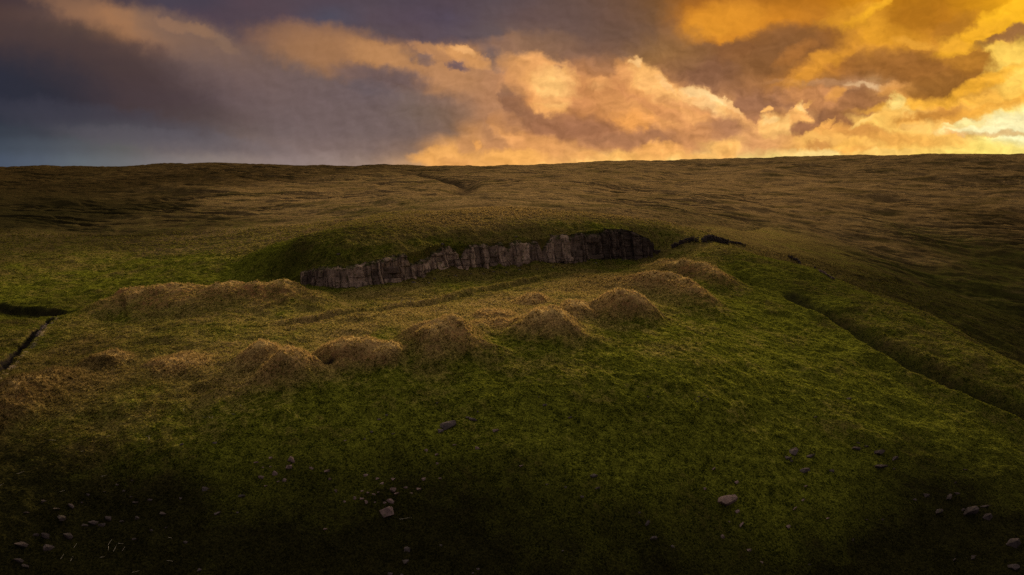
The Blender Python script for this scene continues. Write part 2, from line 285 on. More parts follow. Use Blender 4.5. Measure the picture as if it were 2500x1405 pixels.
def vnoise(x, y, seed=0):
    x = np.asarray(x, np.float64); y = np.asarray(y, np.float64)
    xi = np.floor(x).astype(np.int64); yi = np.floor(y).astype(np.int64)
    fx = (x - xi).astype(np.float32); fy = (y - yi).astype(np.float32)
    fx = fx * fx * fx * (fx * (fx * 6 - 15) + 10); fy = fy * fy * fy * (fy * (fy * 6 - 15) + 10)
    xi += seed * 37; yi += seed * 91
    a = _tab[xi & 255, yi & 255]; b = _tab[(xi + 1) & 255, yi & 255]
    c = _tab[xi & 255, (yi + 1) & 255]; d = _tab[(xi + 1) & 255, (yi + 1) & 255]
    return (a + (b - a) * fx) * (1 - fy) + (c + (d - c) * fx) * fy - 0.5

def fbm(x, y, octs=4, seed=0, gain=0.5):
    s = 0; a = 1.0
    ca, sa = math.cos(0.6), math.sin(0.6)
    for i in range(octs):
        s = s + a * vnoise(x, y, seed + i)
        x, y = (x * ca - y * sa) * 2.03 + 3.7, (x * sa + y * ca) * 2.03 + 1.3
        a *= gain
    return s

def sstep(a, b, x):
    t = np.clip((x - a) / (b - a), 0, 1)
    return t * t * (3 - 2 * t)

# (bearing, row, distance) of places on the land
COMMON = [
 # steep near slope
 (1250,1405,95),(1250,1200,108),(1250,1050,121),(1250,950,132),(1250,890,141),
 (900,1405,93),(900,1200,106),(900,1050,119),(900,950,130),
 (600,1405,91),(600,1200,104),(600,1050,116),(600,950,129),
 (300,1405,88),(300,1200,101),(300,1050,115),(300,950,129),
 (0,1405,84),(0,1200,97),(0,1050,112),(0,950,126),(-350,1200,92),(-350,950,118),
 (1600,1405,99),(1600,1200,113),(1600,1050,127),(1600,950,138),(1600,870,152),
 (1900,1405,103),(1900,1200,119),(1900,1050,135),(1900,930,153),(1900,820,185),(1900,730,220),(1900,665,250),
 (2200,1405,106),(2200,1200,124),(2200,1050,143),(2200,930,166),(2200,830,192),(2200,755,216),
 (2500,1405,108),(2500,1200,128),(2500,1050,150),(2500,960,166),(2500,900,179),(2800,1200,130),(2800,1050,150),
 # spur edge and the side valley behind it
 (1750,600,284),(1980,657,264),(2280,768,217),
 (1800,618,304),(1995,694,288),(2290,815,243),(2515,938,203),
 (1800,585,335),(2000,640,325),(2280,748,295),(2500,850,270),(2800,950,250),
 (1800,540,440),(2000,590,400),(2250,640,390),(2500,720,360),(2800,760,350),
 (1900,470,640),(2250,520,580),(2500,560,540),(2800,580,520),
 (1900,430,800),(2250,440,780),(2500,445,780),(2850,445,780),
 # left side
 (0,412,960),(0,450,660),(0,500,450),(0,560,345),(0,620,285),(0,690,238),(0,735,212),(0,790,180),(0,860,152),
 (-350,412,950),(-350,500,430),(-350,620,280),(-350,750,200),(-350,860,150),
 (300,500,450),(300,560,350),(300,620,285),(300,660,255),(300,715,218),(300,770,188),(300,870,148),
 (150,760,195),(150,800,172),(480,600,300),(480,650,245),
 (600,540,360),(600,500,450),(600,450,640),(560,630,255),
 # moor above
 (900,540,310),(900,500,400),(900,450,600),(1250,510,350),(1250,480,440),(1250,445,600),(1550,520,360),(1550,480,470),(1550,440,680),
 (1650,555,315),
 # near terrace
 (600,800,168),(600,880,144),(800,770,180),(450,750,192),(700,720,205),(1000,810,162),(1250,790,170),(1450,740,197),(1600,790,178),(1700,720,214),(1700,640,262),(1000,880,142),
]
RIM = [(700,612,229),(760,600,229),(850,585,232),(950,574,242),(1100,560,259),(1250,549,272),(1400,543,288),(1500,543,300),(1600,553,304)]
FLOOR = [(800,703,215),(850,705,214),(1000,690,226),(1100,678,237),(1200,668,248),(1400,650,268),(1550,634,288),(1000,745,193),(1200,705,219),(1400,672,244),(1600,655,262),(1620,630,285)]
def P(px, py, Y):
    if Y < 135 and py >= 1200: Y += 1.0 if py < 1400 else 3.2         # the slope steepens towards its foot
    a, k = ray(px, py)
    return (a * Y, Y, k * Y)
CREST = [(-600,414),(0,412),(250,408),(500,403),(750,406),(900,409),(1100,411),(1300,405),(1600,394),(1900,385),(2200,379),(2500,375),(3100,372)]
crest_a = np.array([ray(p, r)[0] for p, r in CREST]); crest_k = np.array([ray(p, r)[1] for p, r in CREST])
GUARD = []
for a in np.linspace(-1.2, 1.2, 9):
    kc = np.interp(a, crest_a, crest_k)
    GUARD += [(a * 1000, 1000, kc * 1000), (a * 1250, 1250, kc * 1250 - 12), (a * 1700, 1700, kc * 1000 - 45), (a * 2600, 2600, -70)]
GUARD += [(x, 55, -84 - abs(x) * 0.03) for x in (-120, -60, 0, 60, 120)] + [(x, 0, -104) for x in (-500, -200, 0, 200, 500)] + [(x, -400, -120) for x in (-900, -300, 300, 900)] + [(x, -2500, -120) for x in (-2000, 0, 2000)]
GUARD += [(-420, 150, -60), (-700, 400, -30), (430, 150, -85), (600, 350, -60), (-2500, 500, -60), (2500, 500, -60)]

class Surf:
    def __init__(self, pts, c=13.0):
        p = np.array(pts, float); self.xy = p[:, :2]; z = p[:, 2]; n = len(p); self.c = c
        d = np.sqrt(((self.xy[:, None] - self.xy[None]) ** 2).sum(-1) + c * c)
        A = np.zeros((n + 3, n + 3)); A[:n, :n] = d + np.eye(n) * 0.02; A[:n, n] = 1; A[:n, n + 1:] = self.xy / 100; A[n:, :n] = A[:n, n:].T
        self.w = np.linalg.solve(A, np.concatenate([z, [0, 0, 0]])).astype(np.float32)
    def __call__(self, x, y):
        x = np.asarray(x, np.float32).ravel(); y = np.asarray(y, np.float32).ravel()
        n = len(self.xy); s = self.w[n] + self.w[n + 1] * x / 100 + self.w[n + 2] * y / 100
        for i in range(n):
            s = s + self.w[i] * np.sqrt((x - np.float32(self.xy[i, 0])) ** 2 + (y - np.float32(self.xy[i, 1])) ** 2 + self.c ** 2)
        return s.astype(np.float64)

cp = [P(*q) for q in COMMON] + GUARD
upper = Surf(cp + [P(*q) for q in RIM])
lower = Surf(cp + [P(*q) for q in FLOOR])

def poly_dist(x, y, pts):
    """distance to a polyline, signed (left of travel is +), and the arc length of the nearest point"""
    best = np.full(x.shape, 1e9); sgn = np.ones(x.shape); arc = np.zeros(x.shape); s0 = 0
    for (ax, ay), (bx, by) in zip(pts[:-1], pts[1:]):
        ex, ey = bx - ax, by - ay; L = math.hypot(ex, ey)
        t = np.clip(((x - ax) * ex + (y - ay) * ey) / (L * L), 0, 1)
        d = np.hypot(x - ax - t * ex, y - ay - t * ey)
        m = d < best - 1e-9
        best = np.where(m, d, best); arc = np.where(m, s0 + t * L, arc)
        sgn = np.where(m, np.sign(ex * (y - ay) - ey * (x - ax)), sgn)
        s0 += L
    return best * np.where(sgn == 0, 1, sgn), arc

# foot of the quarry face, left to right
FOOT = [(420,640,262),(560,652,238),(660,662,225),(730,688,219),(790,700,217),(850,703,216.5),(900,699,219),(960,692,224),(1040,681,234),(1100,672,243),(1200,662,253),(1300,654,262),(1400,645,273),(1500,636,286),(1560,632,291),(1597,628,289),(1625,618,292),(1700,596,300),(1800,570,360)]
foot = [P(*q)[:2] for q in FOOT]
_seg = [0]
for (ax, ay), (bx, by) in zip(foot[:-1], foot[1:]): _seg.append(_seg[-1] + math.hypot(bx - ax, by - ay))
def foot_s(px): return float(np.interp(px, [q[0] for q in FOOT], _seg))
HC = [(420,0),(690,0.0),(735,0.45),(780,0.78),(850,0.80),(940,0.80),(1050,0.80),(1100,0.77),(1200,0.73),(1400,0.84),(1490,0.97),(1540,0.92),(1580,0.66),(1605,0.12),(1630,0.0),(1800,0)]
hc_s = [foot_s(p) for p, h in HC]; hc_v = [h for p, h in HC]

def base(x, y):
    x = np.asarray(x, float); y = np.asarray(y, float); sh = x.shape
    x = x.ravel(); y = y.ravel()
    zl = lower(x, y)
    near = (y > 150) & (y < 700) & (np.abs(x) < 420)
    z = zl.copy()
    zu = upper(x, y)
    t, s = poly_dist(x, y, foot)
    hc = np.interp(s, hc_s, hc_v)
    S = hc * sstep(0.1, 1.2, t) + (1 - hc) * sstep(0.8, 12.5, t)
    z = zl + (zu - zl) * S
    tal = np.exp(-(np.minimum(t, 0) / 4.5) ** 2) * np.interp(s, [foot_s(1000), foot_s(1080), foot_s(1400), foot_s(1520)], [0.3, 1.5, 1.4, 0.4]) * np.clip(1 + 2.4 * fbm(s * 0.07, s * 0.0 + 4, 3, 29), 0.05, 2.6)
    z = z + np.where(t < 1, tal, 0)
    # far crest: keep the skyline where it is
    k = np.interp(x / np.maximum(y, 1), crest_a, crest_k)
    return z.reshape(sh), t.reshape(sh), s.reshape(sh)

_cor_a = np.linspace(-1.0, 1.0, 81)
_Y = np.linspace(420, 1800, 300)
_cor = []
for a in _cor_a:
    zz = base(a * _Y, _Y)[0]
    _cor.append(np.interp(a, crest_a, crest_k) - (zz / _Y).max())
_cor = np.array(_cor)
def land(x, y):
    z, t, s = base(x, y)
    yy = np.maximum(y, 1.0)
    z = z + np.interp(x / yy, _cor_a, _cor) * np.minimum(yy, 1100) * sstep(380, 820, y)
    return z, t, s

def hit(fn, px, py, ymin=70.0, ymax=900.0, lift=0.0):
    a, k = ray(px, py)
    Y = np.concatenate([np.arange(ymin, 330, 0.25), np.arange(330, ymax, 1.5)])
    z = fn(a * Y, Y) + lift
    i = np.argmax(z >= k * Y)
    if not (z >= k * Y).any(): i = len(Y) - 1
    if i > 0:
        f0 = z[i - 1] - k * Y[i - 1]; f1 = z[i] - k * Y[i]
        q = f0 / (f0 - f1) if f0 != f1 else 0
        yv = Y[i - 1] + (Y[i] - Y[i - 1]) * np.clip(q, 0, 1)
    else: yv = Y[0]
    return a * yv, yv

land_z = lambda x, y: land(x, y)[0]

# spoil heaps: apex px, row, height, half width across, half depth, sharpness, label
HEAPS = [
 (1085,783,4.6,8.2,7.2,1.7,'large rounded straw-topped spoil heap with a gold-lit crest at the middle of the brow'),
 (1345,756,4.4,7.8,7.0,1.9,'broad brown spoil heap on the brow in front of a smaller twin'),
 (1405,736,2.6,4.6,5.0,2.0,'small pointed grass heap behind the broad brown heap on the brow'),
 (1528,714,5.0,7.6,7.0,1.8,'steep dark-faced spoil heap with a pale rim below the quarry end'),
 (1300,720,1.5,4.8,4.5,2.2,'low faint grass heap on the terrace behind the row of brow heaps'),
 (1212,757,0.9,4.6,3.8,2.4,'flattest grass hump beside the track, behind the large gold-crested heap'),
 (862,829,3.0,6.6,5.6,2.2,'broad dull green-brown spoil heap left of the gold-crested heap'),
 (935,850,1.9,3.8,3.6,2.2,'low reddish lump on the right shoulder of the dull green heap'),
 (704,855,4.0,5.0,5.2,1.7,'steep little orange-topped heap beside the dark scrape'),
 (640,842,2.8,4.6,4.4,2.0,'rounded grass heap just behind the steep orange-topped one'),
 (266,861,1.6,4.2,4.2,2.0,'isolated small orange heap on the left of the terrace'),
 (440,880,0.8,5.4,5.0,2.2,'low tangled grass hump between the isolated heap and the rounded one'),
]
heaps = []
for px, py, h, rx, ry, pw, lab in HEAPS:
    h *= 1.32; rx *= 1.02; ry *= 1.06; pw += 0.85
    X, Y = hit(land_z, px, py, lift=h * 0.97)
    heaps.append((X, Y, h, rx, ry, pw, lab))

# long banks: pixel polyline on the ground with heights and half-width
def gpath(pts):
    return [hit(land_z, px, py, lift=l) for px, py, l in pts]
BANKS = [
 # big bank at the quarry mouth on the left
 (gpath([(205,762,1.2),(300,703,5.2),(380,694,6.2),(460,694,5.6),(560,686,5.4),(690,678,6.2),(745,705,3.6),(800,742,0.6)]), [1.2,5.2,6.2,5.6,5.4,6.2,3.6,0.5], 6.5, 'long brown spoil bank across the left mouth of the quarry'),
 (gpath([(1535,672,3.0),(1600,668,5.0),(1650,672,5.4),(1700,702,4.6),(1742,745,2.0)]), [2.2,5.0,5.4,4.6,1.4], 6.0, 'curving gold-crested spoil bank right of the dark-faced heap'),
 (gpath([(1590,640,2.0),(1660,634,4.0),(1720,640,4.8),(1765,662,4.2),(1800,692,1.4)]), [1.4,4.0,4.8,4.2,0.8], 6.5, 'rounded green-topped bank closing the right end of the quarry'),
 (gpath([(1165,786,1.2),(1220,780,1.6),(1290,776,1.2)]), [1.0,1.7,1.0], 3.4, 'low brown ridge joining the gold-crested heap to the broad brown heap'),
 (gpath([(-60,1010,1.5),(0,972,3.0),(70,920,3.6),(120,902,3.0),(185,900,0.6)]), [2.5,3.2,3.6,2.6,0.4], 4.6, 'long orange-brown spoil bank running off the left of the view'),
]
TRACK = gpath([(640,792,0.1),(760,775,0.2),(900,754,0.4),(980,742,0.5),(1060,729,0.6),(1180,702,0.7),(1290,682,0.6),(1372,665,0.5)])
TRENCH = gpath([(1905,705,0),(1960,730,0),(2060,785,0),(2180,860,0),(2320,935,0),(2520,1015,0),(2700,1090,0)])
TRENCH2 = gpath([(1765,622,0),(1790,655,0),(1830,685,0),(1880,706,0)])
DITCH = gpath([(122,778,0),(80,818,0),(40,858,0),(-20,915,0),(-80,970,0)])
SCARP = gpath([(-120,742,0),(0,742,0),(60,748,0),(110,755,0),(165,757,0),(185,752,0)])
HAGS = [gpath([(985,420,0),(1020,430,0),(1060,440,0),(1110,448,0),(1150,455,0)]), gpath([(1150,445,0),(1130,466,0),(1090,478,0),(1050,478,0)])]
SMALLDARK = gpath([(770,893,0),(790,897,0),(808,895,0)])
LIP = gpath([(2270,768,0),(2350,798,0),(2430,838,0),(2520,884,0)])
STREAM = gpath([(1050,495,0),(960,512,0),(880,535,0),(800,550,0),(720,580,0),(640,606,0),(590,622,0)])
GULLIES = [gpath([(2500,640,0),(2380,610,0),(2280,560,0),(2150,520,0)]), gpath([(2500,760,0),(2330,690,0),(2180,620,0),(2000,560,0)]), gpath([(1700,420,0),(1640,440,0),(1540,460,0),(1500,475,0)]), gpath([(2050,400,0),(1960,440,0),(1760,470,0)])]

def bump(x, y, pts, hs, w, pw=2.0):
    t, s = poly_dist(x, y, pts)
    L = [0]
    for (ax, ay), (bx, by) in zip(pts[:-1], pts[1:]): L.append(L[-1] + math.hypot(bx - ax, by - ay))
    h = np.interp(s, L, hs) if hasattr(hs, '__len__') else hs
    return h * np.exp(-(np.abs(t) / w) ** pw), t, s / L[-1]

def near(x, y, pts, pad):
    p = np.array(pts)
    return (x > p[:, 0].min() - pad) & (x < p[:, 0].max() + pad) & (y > p[:, 1].min() - pad) & (y < p[:, 1].max() + pad)

def terrain(x, y, fine=True, info=False):
    x = np.asarray(x, float); y = np.asarray(y, float)
    sh = x.shape; x = x.ravel(); y = y.ravel()
    z, t, s = land(x, y)
    dist = np.hypot(x, y)
    heapid = np.full(x.shape, -1, np.int32); hv = np.zeros(x.shape); bare = np.zeros(x.shape); dark = np.zeros(x.shape)
    add = np.zeros(x.shape)
    for i, (X, Y, h, rx, ry, pw, lab) in enumerate(heaps):
        m = (np.abs(x - X) < 2.6 * rx) & (np.abs(y - Y) < 3 * ry)
        xx = x[m] - X; yv = y[m] - Y
        wob = 1 + 0.42 * fbm(x[m] * 0.13 + i * 7, y[m] * 0.16, 3, 20)
        r = np.hypot(xx / rx, yv / ry) * wob
        v = np.exp(-(r * 0.92) ** pw * 1.05) * (1 + 0.16 * fbm(x[m] * 0.4, y[m] * 0.4 + i * 3, 3, 21))
        a = add[m]; n = h * v
        add[m] = np.maximum(a, n) + 0.25 * np.minimum(a, n)
        up = v > np.maximum(hv[m], 0.13)
        hi = heapid[m]; hi[up] = i; heapid[m] = hi
        hv[m] = np.maximum(hv[m], v)
    for j, (pts, hs, w, lab) in enumerate(BANKS):
        m = near(x, y, pts, 3.6 * w)
        b, tt, ss = bump(x[m], y[m], pts, hs, w * 1.0)
        fw = w * (1.9 if j == 0 else 1.25)                     # tipped further on the downhill side
        b = np.where(tt < 0, b / np.maximum(np.exp(-(np.abs(tt) / w) ** 2), 1e-30) * np.exp(-(np.abs(tt) / fw) ** 2), b)
        b = b * (1 + 0.35 * fbm(x[m] * 0.13, y[m] * 0.13 + j, 3, 25))
        v = b / max(hs)
        a = add[m]; add[m] = np.maximum(a, b) + 0.25 * np.minimum(a, b)
        up = v > np.maximum(hv[m], 0.13)
        hi = heapid[m]; hi[up] = len(heaps) + j; heapid[m] = hi
        hv[m] = np.maximum(hv[m], v)
    z = z + add
    # track bank along the terrace
    m = near(x, y, TRACK, 12)
    b, tt, ss = bump(x[m], y[m], TRACK, [0.15, 0.6, 0.7, 0.8, 0.8, 1.1, 1.1, 0.4], 1.5)
    hv[m] = np.maximum(hv[m], np.clip(b / 6.0, 0, 0.12))
    z[m] += b - 0.6 * np.exp(-((tt + 2.6) / 1.4) ** 2)
    # hollow ways and drains
    m = near(x, y, TRENCH, 20)
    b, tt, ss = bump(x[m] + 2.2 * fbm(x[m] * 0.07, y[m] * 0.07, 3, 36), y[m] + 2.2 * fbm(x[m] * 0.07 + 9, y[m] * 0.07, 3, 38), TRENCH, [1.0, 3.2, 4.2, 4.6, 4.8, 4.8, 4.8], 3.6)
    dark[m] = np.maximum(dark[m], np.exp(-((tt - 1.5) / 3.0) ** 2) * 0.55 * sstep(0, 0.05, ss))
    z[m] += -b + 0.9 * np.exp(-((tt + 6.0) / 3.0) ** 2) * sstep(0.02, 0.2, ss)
    m = near(x, y, TRENCH2, 14)
    b, tt, ss = bump(x[m], y[m], TRENCH2, [0.3, 1.6, 1.8, 0.4], 2.8)
    z[m] -= b
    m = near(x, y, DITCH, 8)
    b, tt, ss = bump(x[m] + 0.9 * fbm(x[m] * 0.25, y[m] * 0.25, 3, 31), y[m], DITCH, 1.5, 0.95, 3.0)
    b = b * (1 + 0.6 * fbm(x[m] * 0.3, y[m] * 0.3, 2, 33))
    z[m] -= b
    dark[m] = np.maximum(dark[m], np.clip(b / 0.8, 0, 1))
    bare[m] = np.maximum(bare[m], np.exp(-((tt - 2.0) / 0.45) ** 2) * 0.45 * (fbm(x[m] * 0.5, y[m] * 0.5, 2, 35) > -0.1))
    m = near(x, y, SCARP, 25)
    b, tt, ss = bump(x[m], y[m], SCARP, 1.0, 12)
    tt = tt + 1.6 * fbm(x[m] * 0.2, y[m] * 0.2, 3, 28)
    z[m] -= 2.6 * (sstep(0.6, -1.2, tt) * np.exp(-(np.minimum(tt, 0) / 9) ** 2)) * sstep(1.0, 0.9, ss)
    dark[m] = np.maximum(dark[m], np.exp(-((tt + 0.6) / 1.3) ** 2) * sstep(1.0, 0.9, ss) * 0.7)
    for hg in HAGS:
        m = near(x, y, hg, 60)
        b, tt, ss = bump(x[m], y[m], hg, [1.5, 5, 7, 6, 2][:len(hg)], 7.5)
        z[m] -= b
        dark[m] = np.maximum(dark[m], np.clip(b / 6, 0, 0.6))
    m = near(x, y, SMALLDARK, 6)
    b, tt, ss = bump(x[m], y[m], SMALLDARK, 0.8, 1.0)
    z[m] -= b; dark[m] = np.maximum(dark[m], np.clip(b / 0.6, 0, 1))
    m = near(x, y, LIP, 20)
    b, tt, ss = bump(x[m], y[m], LIP, [0.2, 1.0, 1.4, 1.4], 2.5)
    z[m] += b
    m = near(x, y, STREAM, 40)
    b, tt, ss = bump(x[m], y[m], STREAM, [0.5, 1.2, 1.5, 1.8, 2.0, 2.0, 1.0], 4.5)
    z[m] -= b
    for g in GULLIES:
        m = near(x, y, g, 90)
        b, tt, ss = bump(x[m], y[m], g, [4.5, 4.0, 3.2, 1.5, 0.6][:len(g)], 16 + 0.02 * np.array(g)[:, 1].mean())
        z[m] -= b
    # moorland waves and tussocks
    far = sstep(200, 420, y)
    z = z + far * (fbm(x * 0.012 + y * 0.004, y * 0.016, 5, 40) * 5.0 + (0.5 - np.abs(fbm(x * 0.017 + 5 - y * 0.008, y * 0.03 + x * 0.006, 4, 44))) * 2.6) * np.where(t > 0, sstep(12, 70, t), sstep(30, 80, -t))
    st = fbm(x * 0.016 + 0.3 * np.sin(y * 0.013), y * 0.075 + x * 0.012, 4, 47)
    mfar = sstep(290, 360, y) * np.where(t > 0, sstep(16, 80, t), sstep(40, 90, -t))
    z = z - mfar * 2.2 * np.exp(-(st / 0.07) ** 2) * sstep(-0.25, 0.25, fbm(x * 0.01, y * 0.012, 2, 49))
    z = z + mfar * fbm(x * 0.1, y * 0.14, 3, 52) * 0.6
    z = z + fbm(x * 0.05, y * 0.05, 3, 50) * 0.9 * (1 - 0.5 * far)
    if fine:
        rough = (0.55 - 0.17 * far) + 0.25 * np.clip(hv * 1.6, 0, 1) + 0.5 * sstep(-2, 6, t) * (np.abs(t) < 60)
        z = z + fbm(x * 0.16, y * 0.18, 3, 57) * 0.8 * sstep(330, 240, y)
        z = z + fbm(x * 0.45, y * 0.5, 3, 60) * 0.62 * rough
        z = z + (0.25 - np.abs(vnoise(x * 1.5, y * 1.7, 70))) * 0.55 * rough * sstep(520, 260, dist)
        z = z + vnoise(x * 3.4, y * 3.6, 71) * 0.20 * rough * sstep(320, 150, dist)
    if info:
        return z.reshape(sh), dict(t=t.reshape(sh), s=s.reshape(sh), heap=heapid.reshape(sh), hv=hv.reshape(sh), dark=dark.reshape(sh), bare=bare.reshape(sh))
    return z.reshape(sh)

# dryness of the sward: places with their own kind of grass (0 short green turf .. 1 dry straw and bent)
HEATH_SHADE = [(60,470,1),(250,450,.9),(250,500,1),(100,540,.9),(420,470,.7),(350,560,.6),(60,430,.9),(300,425,.7),(60,600,.5),(650,470,.15),(950,480,.0),(1250,480,.0),(1600,460,.1),(1900,450,.15),(2200,430,.35),(2420,430,.5),(2200,520,.4),(2450,560,.75),(2000,580,.5),(2150,660,.6),(2350,720,.66),(2480,800,.85),(2250,720,.72),(2450,660,.65),(1900,560,.3),(1900,600,.5),(2050,640,.8),(1250,760,0),(1600,800,0),(700,800,.1),(300,780,.2),(100,960,.62),(50,900,.6),(300,950,.4),(120,830,.6),(60,760,.7),(150,700,.2),(450,650,0),(2100,900,.25),(2300,950,.5),(1800,850,0),(900,600,.55),(1100,585,.5),(1250,570,.3),(1450,555,.4),(780,630,.6),(1250,1050,0),(700,1050,0),(1800,1050,0),(2300,1050,.15),(250,1050,.3),(1100,685,.55),(1250,672,.6),(1400,657,.55),(950,706,.4),(820,716,.2),(1000,720,0),(1250,710,0),(450,640,.3),(300,640,.3),(300,700,.3)]  # dark heather, plus shade painted over the outer moor and side valley
DRY = [(1250,1405,.05),(1250,1200,.08),(1250,1000,.15),(1250,920,.22),(900,1000,.12),(900,1150,.08),(600,1000,.2),(600,1150,.06),(300,1000,.5),(300,1100,.3),(150,1000,.6),(100,1100,.35),(300,1250,.08),(0,1250,.1),(600,1350,.04),
 (1600,1000,.15),(1600,1200,.1),(1600,1350,.06),(1900,1000,.15),(1900,1250,.08),(2200,1000,.14),(2200,1250,.05),(2450,1200,.04),(2400,1020,.2),(1800,880,.2),(1650,830,.3),(1850,760,.12),(1950,720,.1),(2150,800,.3),(2300,850,.35),(2100,890,.12),
 (1850,650,.25),(1760,720,.3),(1900,690,.1),(1640,620,.45),(1600,640,.5),(1700,600,.5),
 (1450,690,.75),(1250,740,.7),(1000,770,.7),(850,790,.65),(950,830,.35),(700,830,.55),(600,900,.65),(450,900,.6),(400,820,.45),(560,800,.45),(300,830,.5),(130,860,.6),(60,850,.4),(200,950,.75),
 (900,720,.5),(800,715,.3),(1000,705,.55),(1150,690,.4),(1300,670,.35),(1500,645,.3),(720,700,.15),(560,670,.12),(620,660,.1),
 (400,640,.25),(300,620,.4),(150,680,.25),(250,720,.2),(60,640,.4),(60,720,.15),(450,580,.5),(700,640,.2),(650,600,.5),
 (200,500,.7),(50,450,.6),(500,430,.9),(700,520,.7),(900,480,.85),(1250,520,.95),(1100,550,.9),(1500,520,.9),(1250,450,.9),(1500,420,.75),(1700,450,.85),(1900,420,.95),(2200,420,1),(2450,420,1),
 (1900,500,.95),(2200,500,.95),(2450,520,.85),(1800,560,.7),(1900,580,.6),(2050,640,.5),(2200,690,.4),(2150,580,.85),(2300,600,.4),(2450,650,.1),(2400,720,.05),(2300,740,.15),(2480,800,.1),(1950,620,.65),
 (900,600,.42),(1100,580,.45),(1300,560,.55),(800,615,.35),(1000,440,.7),(900,520,.6)]
_dp = []
for px, py, v in DRY:
    X, Y = hit(land_z, px, py, ymax=1100)
    _dp.append((X, Y, v))
_dp = np.array(_dp)
_hp = []
for px, py, v in HEATH_SHADE:
    X, Y = hit(land_z, px, py, ymax=1100)
    _hp.append((X, Y, v))
def slope_shade(x, y):
    """shade painted into the sward, deeper the lower down the slope and out on the flanks"""
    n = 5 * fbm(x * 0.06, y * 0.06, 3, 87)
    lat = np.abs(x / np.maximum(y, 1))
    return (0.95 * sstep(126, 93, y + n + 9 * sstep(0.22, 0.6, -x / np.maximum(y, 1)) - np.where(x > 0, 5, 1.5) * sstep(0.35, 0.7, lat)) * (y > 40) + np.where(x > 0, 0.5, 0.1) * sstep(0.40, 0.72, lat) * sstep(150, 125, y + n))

def dryness(x, y, _dp=_dp, spread=0.04):
    x = np.asarray(x, np.float32); y = np.asarray(y, np.float32)
    wx = x + 9 * fbm(x * 0.05, y * 0.05, 3, 80); wy = y + 9 * fbm(x * 0.05 + 50, y * 0.05, 3, 84)
    num = np.zeros(x.shape, np.float32); den = np.full(x.shape, 1e-9, np.float32)
    for X, Y, v in _dp:
        rad = spread * Y
        d2 = ((wx - X) ** 2 + ((wy - Y) * 0.7) ** 2) / (rad * rad)
        w = 1.0 / (d2 * d2 + 0.4)
        num += w * v; den += w
    return num / den

# ------------------------------------------------------------------ materials
def mat(name):
    m = bpy.data.materials.new(name); m.use_nodes = True
    t = m.node_tree; b = t.nodes['Principled BSDF']
    b.inputs['Roughness'].default_value = 0.95
    b.inputs['Specular IOR Level'].default_value = 0.0
    return m, NT(t), b

def attr(N, name):
    n = N.t.nodes.new('ShaderNodeAttribute'); n.attribute_name = name
    return n.outputs['Fac']
def objco(N):
    n = N.t.nodes.new('ShaderNodeNewGeometry')
    return n.outputs['Position']

